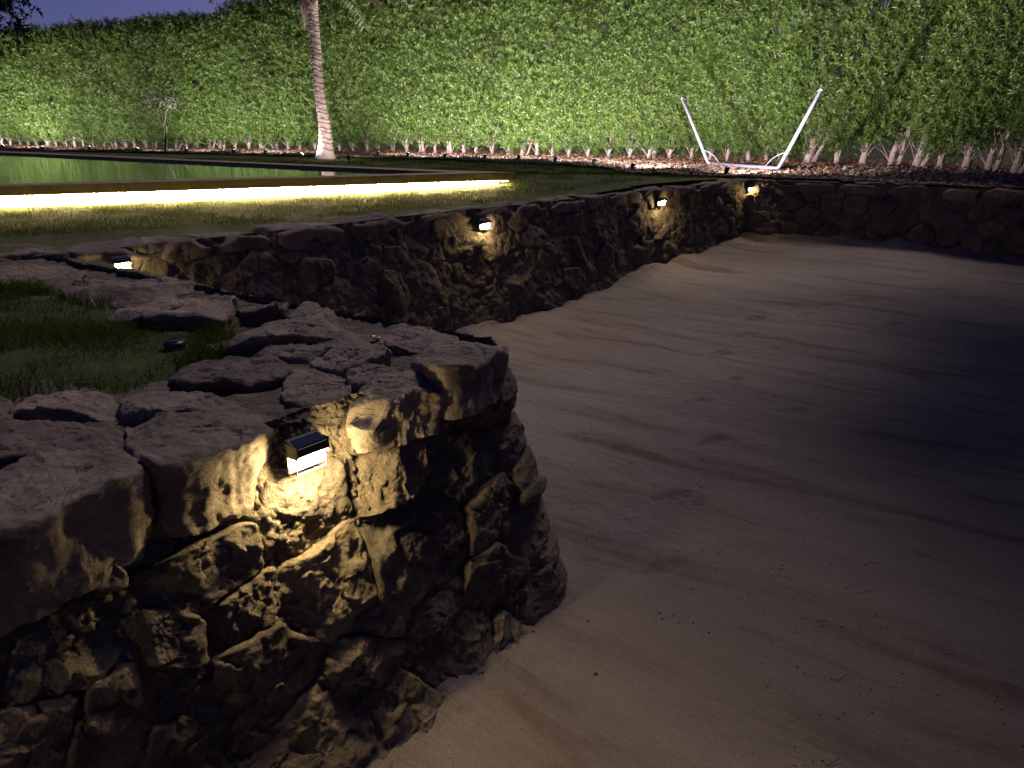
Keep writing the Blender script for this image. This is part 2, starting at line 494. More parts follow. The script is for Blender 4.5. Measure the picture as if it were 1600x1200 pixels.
def add_stone(acc, c, r, mapf, top=.05, back=.12, edge=.03, seed=0, tilt=.1, amp=.012, rings=14, gap=.01, planes=5, rnd=None, strata=0.0, sharp=False, sides=5, facet=0.0):
    nth = len(r); rg = np.random.default_rng(seed)
    th = np.linspace(0, 2 * math.pi, nth, endpoint=False)
    # blunt the corners, chip the outline
    K = max(1, nth // (60 if sharp else 34))
    rr = sum(np.roll(r, k) for k in range(-K, K + 1)) / (2 * K + 1)
    rr = np.minimum(rr, r * 1.02) - gap
    q = np.stack([np.cos(th) * 1.3, np.sin(th) * 1.3, th * 0 + seed * 3.1], -1)
    rr = rr * (1 + .07 * vnoise(q * 1.6, seed) + .035 * vnoise(q * 4.5, seed + 1))
    rr = np.maximum(rr, .012)
    R0 = np.median(rr); e = min(edge, R0 * .45)
    rho = []; dep = []; side = []
    n1 = rings
    for k in range(1, n1 + 1):
        rho.append((k / n1)); dep.append(0); side.append(0)
    for a in np.linspace(0, 1, sides + 1)[1:]:
        rho.append(1 + 1e-3); dep.append(-a); side.append(1)
    rho = np.array(rho); dep = np.array(dep); side = np.array(side)
    Rm = np.where(side[:, None] == 0, (rr[None] - e * .0) * rho[:, None], rr[None])
    X = c[0] + Rm * np.cos(th); Y = c[1] + Rm * np.sin(th)
    lx, ly = X - c[0], Y - c[1]
    # top surface: a slab cut by random planes, rolled off toward the edge
    h = np.full(X.shape, top) + rg.uniform(-tilt, tilt) * lx + rg.uniform(-tilt, tilt) * ly
    for k in range(planes):
        a = rg.uniform(0, 2 * math.pi); g = rg.uniform(.15, .55) if sharp else rg.uniform(.2, .9); o = rg.uniform(.1 if sharp else .6, .9) * R0
        h = np.minimum(h, top - g * (lx * math.cos(a) + ly * math.sin(a) - o))
    de = rr[None] * np.ones_like(X) - Rm
    x = np.clip(1 - de / e, 0, 1)
    h = h - e * (1 - np.sqrt(np.maximum(0, 1 - x ** 2)))
    h = np.maximum(h, -back * .4 + .0)
    last = h[n1 - 1]
    for k in range(n1, len(rho)):
        h[k] = last * (1 + dep[k]) + (-back) * (-dep[k])
    shrink = 1 - .10 * (-dep[:, None])
    X = c[0] + (X - c[0]) * shrink; Y = c[1] + (Y - c[1]) * shrink
    X = np.concatenate([[c[0]], X.ravel()]); Y = np.concatenate([[c[1]], Y.ravel()])
    h0 = h[0].mean(); H = np.concatenate([[h0], h.ravel()])
    p = np.stack([X, Y, H * 1.0], -1)
    nz = fbm(p + seed * .37, 7, 3, seed) * amp * 1.6 + fbm(p + seed * .37, 26, 3, seed + 9) * amp * .8 + fbm(p, 80, 2, seed + 19) * amp * .3
    if sharp: facet = .42
    if facet:                                             # fracture facets: small planes with steps between them
        nf = 26; fc = np.stack([c[0] + rg.uniform(-1, 1, nf) * R0 * 1.2, c[1] + rg.uniform(-1, 1, nf) * R0 * 1.2], -1)
        w2 = fbm(p, 10, 2, seed + 60)[:, None] * .03
        dd = ((np.stack([X, Y], -1) + w2)[:, None] - fc[None]) ** 2
        k_ = dd.sum(-1).argmin(1); gg = rg.uniform(-.38, .38, (nf, 2)); oo = rg.uniform(-.008, .008, nf)
        nz = nz + facet * (oo[k_] + gg[k_, 0] * (X - fc[k_, 0]) + gg[k_, 1] * (Y - fc[k_, 1]))
    if sharp: nz = nz + (1 - np.abs(fbm(p + seed, 9, 3, seed + 40)) * 2.2 - .6) * amp * .9
    if strata:
        sv = fbm(p * np.array([1, 1.0, 1]) + seed, 4.5, 3, seed + 4) * 3
        nz = nz + (np.floor(sv * 2.2) / 2.2 - 0) * strata
    H = H + nz
    jit = fbm(p + 50, 18, 3, seed + 30) * amp * .8
    if sides > 5: jit = jit + (fbm(p + 20, 9, 4, seed + 33) * 2.0 + np.floor(fbm(p * [1, 1, 2.2] + 9, 8, 2, seed + 35) * 3) * .5) * amp * np.concatenate([[0], np.repeat(side.astype(float), nth)])
    X = X + jit * np.concatenate([[0], np.tile(np.cos(th), len(rho))]); Y = Y + jit * np.concatenate([[0], np.tile(np.sin(th), len(rho))])
    V = mapf(X, Y, H)
    f = grid_faces(nth, len(rho), True) + 1
    f3 = [(0, 1 + (k + 1) % nth, 1 + k) for k in range(nth)]
    acc.add(V, f[:, ::-1], [t[::-1] for t in f3], rg.random() if rnd is None else rnd)

def mortar_sheet(path, s0, s1, H, du, dv, off=-.045, amp=.035, seed=2):
    ns, nt = int((s1 - s0) / du) + 1, int(H / dv) + 1
    S, T = np.meshgrid(np.linspace(s0, s1, ns), np.linspace(-.02, H, nt))
    P = face_map(path, S, T, S * 0)
    D = off + amp * .45 * fbm(P, 5, 4, seed) + amp * .6 * fbm(P, 17, 4, seed + 7, .6) + .022 * np.abs(fbm(P, 48, 3, seed + 12)) + .010 * np.abs(fbm(P, 110, 2, seed + 14))
    V = face_map(path, S, T, D)
    a = Acc(); a.add(V, grid_faces(ns, nt), r=.5); return a

# ------------------------------------------------------------------ ground and sand
def ground_sheet():
    a = Acc(); s = 420
    a.add([(-s, -s, -1.6), (s, -s, -1.6), (s, s, -1.6), (-s, s, -1.6)], [(0, 1, 2, 3)])
    o = obj("ground", a, M_SOIL); tag(o, kind="structure")
ground_sheet()

RD = np.array([.83, -.56]); RN = np.array([.56, .83])
FOOT = [(1292, 466, .3), (1340, 456, .2), (1180, 494, .2), (1258, 486, .5), (1165, 523, .4), (1122, 550, .2), (1145, 594, .6), (1090, 628, .3), (1112, 692, .4), (1048, 772, .2), (1038, 884, .4), (1395, 500, .3), (1240, 640, .1)]
def sand():
    nr, nc = 640, 760
    t = np.linspace(0, 1, nr)
    Yr = -1.2 + 2.6 * (np.exp(t * math.log(7.6)) - 1) 
    U, Yg = np.meshgrid(np.linspace(-1, 1, nc), Yr)
    half = 1.6 + (Yg + 1.2) * .82
    X = U * half + .9 * (Yg > -9) ; Y = Yg
    Z = sand_z(X, Y)
    a = X * RD[0] + Y * RD[1]; b = X * RN[0] + Y * RN[1]
    p = np.stack([a * .35, b * 1.6, a * 0], -1)
    Z = Z + .020 * fbm(p, 1.5, 4, 3) + .006 * fbm(np.stack([a * .8, b * 7, a * 0], -1), 2, 3, 8)
    Z = Z + .03 * fbm(np.stack([X, Y, X * 0], -1), .8, 3, 5) + .009 * fbm(np.stack([X, Y, X * 0], -1), 9, 4, 6)
    for (px, py, ang) in FOOT:
        c = at_z(px, py, -1.13)[:2]
        c = at_z(px, py, float(sand_z(c[0], c[1])))[:2]
        dx, dy = X - c[0], Y - c[1]
        ca, sa = math.cos(ang), math.sin(ang)
        u0, v0 = dx * ca + dy * sa, -dx * sa + dy * ca
        if abs(ang) >= 0:                                  # ball of the foot, heel, and the pushed-up rim
            q1 = ((u0 - .05) / .075) ** 2 + (v0 / .048) ** 2
            q2 = ((u0 + .075) / .048) ** 2 + ((v0 + .008) / .036) ** 2
            Z = Z - .022 * np.exp(-q1 ** 3) - .020 * np.exp(-q2 ** 3)
            Z = Z + .008 * np.exp(-(np.sqrt(q1) - 1.45) ** 2 * 9) * (u0 > 0)
    # banked up along the walls
    dw = np.full(X.shape, 9.0)
    for p0_, p1_ in [(START, TIP), (TIP, INNER), (INNER, FARC), (FARC, PR[0]), (PR[0], PR[1]), (PR[1], PR[2]), (PR[2], END)]:
        ab = p1_ - p0_; t_ = np.clip(((X - p0_[0]) * ab[0] + (Y - p0_[1]) * ab[1]) / (ab @ ab), 0, 1)
        dw = np.minimum(dw, np.hypot(X - p0_[0] - t_ * ab[0], Y - p0_[1] - t_ * ab[1]))
    nb = fbm(np.stack([X, Y, X * 0], -1), 2.6, 4, 71)
    Z = Z + np.clip(.05 + .09 * nb, 0, .12) * np.exp(-np.maximum(0, dw - .27) / .13)
    A = Acc(); A.add(np.stack([X, Y, Z], -1), grid_faces(nc, nr)); o = obj("sand", A, M_SAND); tag(o, kind="structure")
sand()

def ico():
    t = (1 + 5 ** .5) / 2
    v = np.array([(-1, t, 0), (1, t, 0), (-1, -t, 0), (1, -t, 0), (0, -1, t), (0, 1, t), (0, -1, -t), (0, 1, -t), (t, 0, -1), (t, 0, 1), (-t, 0, -1), (-t, 0, 1)], float)
    v /= np.linalg.norm(v[0])
    f = np.array([(0, 11, 5), (0, 5, 1), (0, 1, 7), (0, 7, 10), (0, 10, 11), (1, 5, 9), (5, 11, 4), (11, 10, 2), (10, 7, 6), (7, 1, 8), (3, 9, 4), (3, 4, 2), (3, 2, 6), (3, 6, 8), (3, 8, 9), (4, 9, 5), (2, 4, 11), (6, 2, 10), (8, 6, 7), (9, 8, 1)])
    return v, f
def sand_bits():
    rg = np.random.default_rng(5); A = Acc()
    for k in range(650):
        px, py = rg.uniform(700, 1620), rg.uniform(430, 1230)
        c = at_z(px, py, -1.13); z = float(sand_z(c[0], c[1])); c = at_z(px, py, z)
        if (c[:2] - NEARL) @ np.array([d1[1], -d1[0]]) < .35 and c[1] < 3.2: continue
        s = rg.uniform(.0025, .006) * (.55 + .45 * min(1, c[1] / 5)); n = 8
        th = np.linspace(0, 2 * math.pi, n, endpoint=False)
        L = rg.uniform(1, 2.2); a = rg.uniform(0, 3.1)
        ring = np.stack([np.cos(th) * s * L, np.sin(th) * s, 0 * th], -1) * rg.uniform(.7, 1.2, (n, 1))
        R = np.array([[math.cos(a), -math.sin(a), 0], [math.sin(a), math.cos(a), 0], [0, 0, 1]])
        v = np.concatenate([ring, ring * .5 + [0, 0, s * .8], [[0, 0, s]]]) @ R.T + [c[0], c[1], z + .004]
        f = grid_faces(n, 2, True); f3 = [(n + k2, n + (k2 + 1) % n, 2 * n) for k2 in range(n)]
        A.add(v, f, f3, rg.random())
    for k in range(150):                                  # crumbs of stone fallen along the foot of the near wall
        q = TIP - d1 * rg.uniform(-.05, 1.9) + np.array([d1[1], -d1[0]]) * (.28 + rg.exponential(.06))
        s = rg.uniform(.003, .012); z = float(sand_z(q[0], q[1])) + .02
        v0, f0 = ico(); A.add(v0 * s * rg.uniform(.7, 1.3, (12, 1)) + [q[0], q[1], z], None, f0, rg.random())
    for k in range(26):
        px, py = rg.uniform(800, 1500), rg.uniform(480, 1200)
        c = at_z(px, py, -1.13); z = float(sand_z(c[0], c[1])) + .008; c = at_z(px, py, z)
        a = rg.uniform(-1, .6); L = rg.uniform(.03, .09)
        pts = [c + np.array([math.cos(a) * L * t, math.sin(a) * L * t, .004 * math.sin(t * 5)]) for t in np.linspace(-.5, .5, 5)]
        tube(A, pts, .0014, 5, rg.random())
    o = obj("debris", A, M_TWIG)
    tag(o, "dark pebbles and twigs scattered over the sand floor", "debris", kind="stuff")
sand_bits()

# ------------------------------------------------------------------ lawn, beds
HB = [at_z(-260, 226), at_z(0, 229), at_z(113, 231), at_z(297, 234.5), at_z(500, 237.5), at_z(663, 241), at_z(906, 248), at_z(1100, 252), at_z(1259, 257), at_z(1405, 262), at_z(1530, 270), at_z(1600, 275), at_z(1800, 290)]
HB = np.array([h[:2] for h in HB])
# smooth the hedge line
Lh = np.concatenate([[0], np.cumsum(np.linalg.norm(np.diff(HB, axis=0), axis=1))])
def hedge_at(s):
    return np.array([np.interp(s, Lh, HB[:, 0]), np.interp(s, Lh, HB[:, 1])])
def hedge_n(s):
    a, b = hedge_at(max(0, s - .8)), hedge_at(min(Lh[-1], s + .8))
    t = (b - a) / np.linalg.norm(b - a)
    return t, np.array([t[1], -t[0]]) * (1 if (np.array([t[1], -t[0]]) @ (-a)) > 0 else -1)

def lawn_z(X, Y):
    # gentle rise towards the pool corner
    return .12 * np.exp(-(((np.asarray(X) - .6) / 2.6) ** 2 + ((np.asarray(Y) - 11.2) / 1.6) ** 2))

def in_poly(X, Y, poly):
    ins = np.zeros(X.shape, bool); n = len(poly)
    for i in range(n):
        x0, y0 = poly[i]; x1, y1 = poly[(i + 1) % n]
        c = ((y0 > Y) != (y1 > Y)) & (X < (x1 - x0) * (Y - y0) / (y1 - y0 + 1e-12) + x0)
        ins ^= c
    return ins

LAWN_POLY = [tuple(p) for p in
    [START + np.array([-.25, .2]), TIP - np.array([.22, 0.02]), INNER - np.array([.22, -.0]),
     FARC + np.array([-.15, .25]), PR[0] + np.array([.1, .2]), PR[1] + np.array([.1, .25]), PR[2] + np.array([.15, .2]), END + np.array([.2, .2]),
     END + np.array([60, 10]), (60, 60), (-60, 60), (-60, -8)]]
def lawn():
    xs = np.concatenate([np.linspace(-60, -14, 24), np.arange(-13.8, 12.2, .07), np.linspace(12.6, 60, 24)])
    ys = np.concatenate([np.linspace(-8, 0.6, 24), np.arange(.7, 22, .07), np.linspace(22.5, 60, 24)])
    X, Y = np.meshgrid(xs, ys)
    Z = lawn_z(X, Y) + .012 * fbm(np.stack([X, Y, X * 0], -1), 1.3, 3, 2) - .012
    nx, ny = len(xs), len(ys)
    f = grid_faces(nx, ny)
    cX = X.ravel()[f].mean(1); cY = Y.ravel()[f].mean(1)
    f = f[in_poly(cX, cY, LAWN_POLY)]
    used = np.unique(f); remap = -np.ones(nx * ny, int); remap[used] = np.arange(len(used))
    A = Acc(); A.add(np.stack([X, Y, Z], -1).reshape(-1, 3)[used], remap[f]); o = obj("lawn", A, M_LAWN); tag(o, kind="structure")
lawn()

POOL_TOP = .22
PN0, PN1 = at_z(-420, 302.5, POOL_TOP), at_z(805, 269, POOL_TOP)
PF0, PF1 = at_z(-300, 226, POOL_TOP), at_z(660, 265, POOL_TOP)
def line_x(p, d, q, e):
    M = np.array([[d[0], -e[0]], [d[1], -e[1]]]); t = np.linalg.solve(M, (q - p)[:2]); return p[:2] + d[:2] * t[0]
# pool outline (outer), corners in order: near-left, corner, far-left
P_NL, P_C, P_FL = PN0[:2], PN1[:2], at_z(-60, 233.5, POOL_TOP)[:2]
P_FR = at_z(700, 266, POOL_TOP)[:2]
POOL_OUT = [P_NL, P_C, P_FR, P_FL, P_FL + np.array([-9, -2]), P_NL + np.array([-6, -2])]

# gravel / mulch bed polygon
BED_FRONT = [at_z(-260, 230), at_z(0, 234), at_z(150, 237), at_z(300, 240), at_z(420, 243), at_z(560, 246), at_z(700, 250), at_z(860, 257), at_z(950, 264), at_z(985, 274), at_z(1010, 278.5), at_z(1160, 280), at_z(1300, 283.5), at_z(1400, 290), at_z(1600, 297), at_z(1800, 306)]
BED_FRONT = [p[:2] for p in BED_FRONT]
def bed_back(off=2.2):
    out = []
    for s in np.linspace(0, Lh[-1], 30):
        t, n = hedge_n(s); out.append(hedge_at(s) - n * off)
    return out
BED_POLY = [tuple(p) for p in BED_FRONT] + [tuple(p) for p in bed_back()[::-1]]
def bed():
    xs = np.arange(-26, 12, .12); ys = np.arange(8.5, 32, .12)
    X, Y = np.meshgrid(xs, ys)
    Z = .022 + .03 * fbm(np.stack([X, Y, X * 0], -1), 1.7, 4, 12) + lawn_z(X, Y)
    f = grid_faces(len(xs), len(ys)); cX = X.ravel()[f].mean(1); cY = Y.ravel()[f].mean(1)
    f = f[in_poly(cX, cY, BED_POLY)]
    used = np.unique(f); remap = -np.ones(X.size, int); remap[used] = np.arange(len(used))
    A = Acc(); A.add(np.stack([X, Y, Z], -1).reshape(-1, 3)[used], remap[f]); o = obj("planting_bed", A, M_SOIL); tag(o, kind="structure")
bed()
def bed_z(X, Y): return .022 + .03 * fbm(np.stack([X, Y, X * 0], -1), 1.7, 4, 12) + lawn_z(X, Y)

def gravel():
    rg = np.random.default_rng(11)
    n = 52000
    X = rg.uniform(-19, 11, n * 3); Y = rg.uniform(9.5, 29, n * 3)
    ok = in_poly(X, Y, BED_POLY); X, Y = X[ok], Y[ok]
    # denser where it is near; sparse (leaf litter) close under the hedge
    hs = np.linspace(0, Lh[-1], 400); hp = np.array([hedge_at(s) for s in hs])
    dist = np.array([np.sqrt(((hp - np.array([x, y])) ** 2).sum(1).min()) for x, y in zip(X, Y)])
    keep = rg.random(len(X)) < np.clip(.15 + dist * .9, .05, 1)
    X, Y = X[keep][:n], Y[keep][:n]; m = len(X)
    Z = bed_z(X, Y)
    v0, f0 = ico()
    s = rg.uniform(.010, .027, m) * (1 + .6 * (rg.random(m) < .08))
    sc3 = np.stack([s * rg.uniform(.8, 1.5, m), s * rg.uniform(.8, 1.3, m), s * rg.uniform(.5, .9, m)], -1)
    a = rg.uniform(0, 6.28, m)
    V = v0[None] * sc3[:, None] * rg.uniform(.8, 1.15, (m, 12, 1))
    ca, sa = np.cos(a)[:, None], np.sin(a)[:, None]
    V = np.stack([V[..., 0] * ca - V[..., 1] * sa + X[:, None], V[..., 0] * sa + V[..., 1] * ca + Y[:, None], V[..., 2] + Z[:, None] + s[:, None] * .4], -1)
    Fc = f0[None] + (np.arange(m) * 12)[:, None, None]
    A = Acc(); A.add(V.reshape(-1, 3), None, Fc.reshape(-1, 3), np.repeat(rg.random(m), 12))
    me = A.mesh("gravel", smooth=False)
    o = obj("gravel", me, M_GRAVEL); tag(o, "pale gravel stones spread over the bed below the hedge", "gravel", kind="stuff")
gravel()

def leaf_arrays(P, D, Nn, L, W, bend=.15):
    """rhombic leaves: base P, direction D, normal Nn; 4 verts"""
    S = np.cross(D, Nn); S /= np.linalg.norm(S, axis=1)[:, None] + 1e-9
    L = L[:, None]; W = W[:, None]
    v0 = P; v2 = P + D * L - Nn * L * bend
    mid = P + D * L * .45 + Nn * L * bend * .4
    v1 = mid + S * W; v3 = mid - S * W
    V = np.stack([v0, v1, v2, v3], 1)
    n = len(P)
    f = np.arange(n * 4).reshape(n, 4)
    f3 = np.concatenate([f[:, [0, 1, 2]], f[:, [0, 2, 3]]])
    return V.reshape(-1, 3), f3
def runit(rg, n):
    v = rg.normal(size=(n, 3)); return v / np.linalg.norm(v, axis=1)[:, None]
def nrm(v): return v / (np.linalg.norm(v, axis=1)[:, None] + 1e-9)

def litter():
    rg = np.random.default_rng(15); n = 9000
    X = rg.uniform(-19, 11, n * 4); Y = rg.uniform(9.5, 29, n * 4)
    ok = in_poly(X, Y, BED_POLY); X, Y = X[ok][:n], Y[ok][:n]; m = len(X)
    P = np.stack([X, Y, bed_z(X, Y) + rg.uniform(.015, .05, m)], -1)
    D = nrm(runit(rg, m) * [1, 1, .35]); Nn = nrm(np.cross(D, runit(rg, m)) + [0, 0, .6])
    V, f = leaf_arrays(P, D, Nn, rg.uniform(.04, .09, m), rg.uniform(.010, .02, m), .3)
    A = Acc(); A.add(V, None, f, np.repeat(rg.random(m), 4))
    o = obj("dry_leaves", A.mesh("dry_leaves", False), M_DRYLEAF); tag(o, "red brown fallen leaves strewn between the hedge trunks", "fallen leaves", kind="stuff")
litter()

# grass blades
def blades(name, poly, n, hmin, hmax, w, seed, label, zf, bbox, wild=.35, avoid=None):
    rg = np.random.default_rng(seed)
    X = rg.uniform(bbox[0], bbox[1], n * 4); Y = rg.uniform(bbox[2], bbox[3], n * 4)
    ok = in_poly(X, Y, poly)
    if avoid is not None:
        for av in avoid: ok &= ~in_poly(X, Y, av)
    cl = fbm(np.stack([X, Y, X * 0], -1), 3.0, 3, seed)
    ok &= (rg.random(len(X)) < np.clip(.65 + cl * 1.2, .1, 1))
    X, Y, cl = X[ok][:n], Y[ok][:n], cl[ok][:n]; m = len(X)
    P = np.stack([X, Y, zf(X, Y) - .005], -1)
    D = nrm(runit(rg, m) * wild + [0, 0, 1]); side = nrm(np.cross(D, runit(rg, m)))
    L = rg.uniform(hmin, hmax, m)[:, None] * (1 + .5 * cl[:, None]); W = w * rg.uniform(.6, 1.3, m)[:, None]
    lean = nrm(runit(rg, m) * [1, 1, .1]) * L * rg.uniform(.1, .6, (m, 1))
    b0, b1 = P - side * W, P + side * W
    mid = P + D * L * .55 + lean * .3; m0, m1 = mid - side * W * .7, mid + side * W * .7
    tip = P + D * L * .95 + lean
    V = np.stack([b0, b1, m1, m0, tip], 1)
    f = np.arange(m * 5).reshape(m, 5)
    A = Acc(); A.add(V.reshape(-1, 3), f[:, :4], f[:, [3, 2, 4]], np.repeat(np.clip(rg.random(m) * .8 + .2 * (cl > .2), 0, 1), 5))
    o = obj(name, A, M_GRASS); tag(o, label, "grass", kind="stuff")

pool_poly = [tuple(p) for p in POOL_OUT]
LN = [tuple(p) for p in [INNER + np.array([-.95, .9]), at_z(400, 349)[:2], at_z(740, 319)[:2], at_z(1000, 292)[:2], FARC + np.array([-.3, .25]), PR[0] + np.array([.1, .35]), PR[1] + np.array([.1, .4]), PR[2] + np.array([.1, .35]),
      BED_FRONT[-2], BED_FRONT[-3], BED_FRONT[-4], BED_FRONT[-5], BED_FRONT[-6], BED_FRONT[-7], BED_FRONT[-8], BED_FRONT[-9], BED_FRONT[-10], BED_FRONT[-11], BED_FRONT[-12], BED_FRONT[-13], BED_FRONT[-14], (-20, 18), (-12, 6)]]
blades("lawn_grass", LN, 120000, .018, .042, .0022, 21, "short mown grass of the lawn around the lit pool", lambda X, Y: lawn_z(X, Y), (-10, 8.5, 5, 19), avoid=[pool_poly])

PATCH = [tuple(at_z(*p)[:2]) for p in [(-140, 455), (60, 452), (170, 478), (250, 500), (330, 512), (372, 540), (330, 558), (265, 578), (215, 608), (120, 607), (30, 622), (-160, 640)]]
def patch_soil():
    xs = np.arange(-4.2, -.6, .03); ys = np.arange(1.4, 4.6, .03); X, Y = np.meshgrid(xs, ys)
    E = np.array(PATCH); dmin = np.full(X.shape, 9.0)
    for i in range(len(E)):
        a_, b_ = E[i], E[(i + 1) % len(E)]; ab = b_ - a_
        t_ = np.clip(((X - a_[0]) * ab[0] + (Y - a_[1]) * ab[1]) / (ab @ ab), 0, 1)
        dmin = np.minimum(dmin, np.hypot(X - a_[0] - t_ * ab[0], Y - a_[1] - t_ * ab[1]))
    Z = -.02 + .035 * sstep(0, .12, dmin) + .02 * fbm(np.stack([X, Y, X * 0], -1), 4, 4, 66)
    f = grid_faces(len(xs), len(ys)); cX = X.ravel()[f].mean(1); cY = Y.ravel()[f].mean(1)
    f = f[in_poly(cX, cY, PATCH)]; used = np.unique(f); remap = -np.ones(X.size, int); remap[used] = np.arange(len(used))
    A = Acc(); A.add(np.stack([X, Y, Z], -1).reshape(-1, 3)[used], remap[f]); tag(obj("soil", A, M_LAWN), kind="structure")
patch_soil()
PATCH_OUT = [tuple(np.array(PATCH).mean(0) + (np.array(p) - np.array(PATCH).mean(0)) * 1.05) for p in PATCH]
blades("tall_grass", PATCH_OUT, 42000, .03, .10, .0018, 23, "ragged taller grass growing in the pocket between the coping stones", lambda X, Y: X * 0 - .01, (-3.6, -.8, 1.5, 4.6), .55)

# ------------------------------------------------------------------ walls
def flat_map(zbase, tx=0.0, ty=0.0, c=(0, 0)):
    def f(X, Y, H):
        return np.stack([X, Y, zbase + H + tx * (X - c[0]) + ty * (Y - c[1])], -1)
    return f

def wall_stones(path, s0, s1, H, size, seed, asp=1.35, manual=None, nth=44, rings=9, skip=None, proud=.035, top=.05):
    """random field of rubble stones on a wall face (plus hand-placed ones)"""
    rg = np.random.default_rng(seed)
    sites = []; kept = []
    man = list(manual) if manual is not None else []
    for m in man: sites.append(m); kept.append(True)
    rows = int(round(H / (size * .78))); t = size * .4
    for r_ in range(rows + 1):
        s = s0 + rg.uniform(0, size)
        while s < s1:
            p = np.array([s + rg.uniform(-.2, .2) * size, t + rg.uniform(-.28, .28) * size])
            if not any(abs(p[0] - m[0]) < size * .8 and abs(p[1] - m[1]) < size * .6 for m in man) and not (skip and skip(p)):
                sites.append(p); kept.append(True)
            s += size * rg.uniform(.75, 1.6)
        t += size * rg.uniform(.68, .92)
    sites = np.array(sites); A = Acc(); wts = rg.uniform(-.5, .5, len(sites)) * size ** 2 * .9
    for i in range(len(sites)):
        if sites[i][1] > H + .1 or sites[i][1] < top + .03: continue
        r = voronoi_r(i, sites, nth, size * 1.25, asp, top, wts)
        add_stone(A, sites[i], r, lambda X, Y, D: face_map(path, X, Y, D), top=rg.uniform(.0, proud * 1.15), back=.10, edge=rg.uniform(.005, .016), seed=seed * 1000 + i,
                  tilt=.16, amp=.0085, rings=rings, gap=rg.uniform(-.007, .004), planes=3, sharp=True)
    return A

# near wall: sites read off the photograph
n1 = np.array([d1[1], -d1[0]])
npl = np.array([n1[0], n1[1], BATTER]); npl /= np.linalg.norm(npl)   # plane of the battered face
def face_px(x, y):
    p = at_plane(x, y, (TIP[0], TIP[1], 0), npl)
    t = -p[2]
    q = p[:2] - n1 * BATTER * t
    s = PA.nearest(TIP) + (q - TIP) @ d1
    return np.array([s, t])
S_TIP = PA.nearest(TIP)
SITES = [(120, 880), (300, 770), (450, 702), (600, 655), (740, 620), (250, 990), (65, 1020), (395, 940), (330, 850), (465, 790), (530, 900), (630, 745),
         (720, 720), (655, 830), (800, 690), (760, 790), (830, 830), (690, 945), (785, 900), (850, 930), (590, 960), (560, 1040), (660, 1120), (720, 1030), (800, 1010),
         (420, 1070), (330, 1150), (170, 1130), (500, 1160), (40, 1160), (850, 740), (600, 1260), (-60, 900), (-90, 1050)]
SITES_ST = [face_px(*p) for p in SITES]

wall = empty("stone_wall", (TIP[0], TIP[1], 0))
tag(wall, "nearest rough stone retaining wall with flat coping slabs, lit by the closest lamp", "stone wall", "stone walls around the sand pit")
A = wall_stones(PA, 0.5, PA.len, 1.3, .30, 41, manual=SITES_ST, nth=120, rings=34, proud=.035,
                skip=lambda p: (S_TIP - 2.4 < p[0] < S_TIP + .10))
A.v = [local(wall, v) for v in A.v]
obj("rubble_face", A, M_STONE, wall)
A = mortar_sheet(PA, 0, PA.len, 1.35, .007, .007, -.016, .055, 4)
A.v = [local(wall, v) for v in A.v]
obj("mortar", A, M_MORTAR, wall)

COPING_PX = [
    ([(640, 556), (700, 535), (751, 526), (785, 536), (793, 548), (700, 594), (655, 577)], .05, .17),
    ([(481, 558), (542, 541), (609, 549), (602, 561), (528, 580)], .035, .10),
    ([(542, 585), (589, 565), (619, 566), (626, 581), (579, 598), (548, 597)], .03, .10),
    ([(579, 517), (616, 507), (663, 514), (714, 522), (717, 532), (697, 541), (636, 544), (609, 541)], .02, .10),
    ([(540, 625), (560, 605), (636, 585), (690, 580), (697, 600), (640, 612), (560, 635)], .02, .15),
    ([(440, 600), (482, 566), (535, 585), (552, 600), (540, 618), (500, 632), (450, 632)], .01, .12),
    ([(162, 492), (182, 476), (270, 461), (354, 453), (375, 465), (365, 485), (337, 502), (236, 506)], .05, .12),
    ([(368, 476), (405, 461), (449, 476), (439, 488), (388, 495)], .035, .12),
    ([(442, 480), (489, 478), (520, 489), (545, 500), (499, 500), (452, 498)], .03, .12),
    ([(317, 517), (388, 502), (500, 503), (575, 506), (570, 518), (500, 522), (371, 536), (317, 531)], .04, .12),
    ([(381, 535), (506, 520), (572, 528), (540, 541), (489, 558), (388, 556)], .015, .10),
    ([(255, 578), (320, 559), (405, 556), (478, 562), (439, 590), (371, 604), (287, 603)], .02, .10),
    ([(186, 623), (209, 608), (354, 604), (420, 612), (337, 640), (219, 649), (189, 647)], .025, .12),
    ([(186, 657), (270, 650), (405, 624), (440, 640), (400, 672), (348, 698), (243, 738), (209, 704)], .03, .20),
    ([(27, 630), (67, 610), (142, 606), (175, 616), (181, 647), (27, 652)], .02, .12),
    ([(-70, 660), (169, 654), (187, 664), (202, 700), (67, 712), (-70, 722)], .025, .14),
    ([(-120, 800), (40, 722), (152, 703), (208, 711), (236, 742), (135, 775), (-20, 830), (-130, 880)], .03, .22),
    ([(-20, 412), (70, 411), (135, 420), (110, 444), (0, 448), (-60, 430)], .01, .10),
    ([(120, 432), (180, 424), (250, 428), (305, 440), (275, 456), (165, 472), (95, 462)], .025, .12),
    ([(-200, 655), (-60, 628), (18, 632), (18, 655), (-80, 690), (-210, 720)], .02, .12),
    ([(520, 545), (575, 530), (605, 543), (570, 552)], .0, .08),
]
for k, (poly, ztop, thick) in enumerate(COPING_PX):
    P2 = np.array([at_z(x, y, ztop)[:2] for x, y in poly])
    c, r = star_from_poly(P2, 150)
    R0 = np.median(r)
    A = Acc(); rg = np.random.default_rng(700 + k)
    add_stone(A, c, r, flat_map(ztop - .012, rg.uniform(-.04, .04), rg.uniform(-.05, .05), c), top=.02, back=thick, edge=.010, facet=.36, seed=900 + k, tilt=.09, amp=.009, rings=44, gap=-.006, planes=5, strata=.009, sides=22)
    A.v = [local(wall, v) for v in A.v]
    obj("coping_stone", A, M_COPING, wall)
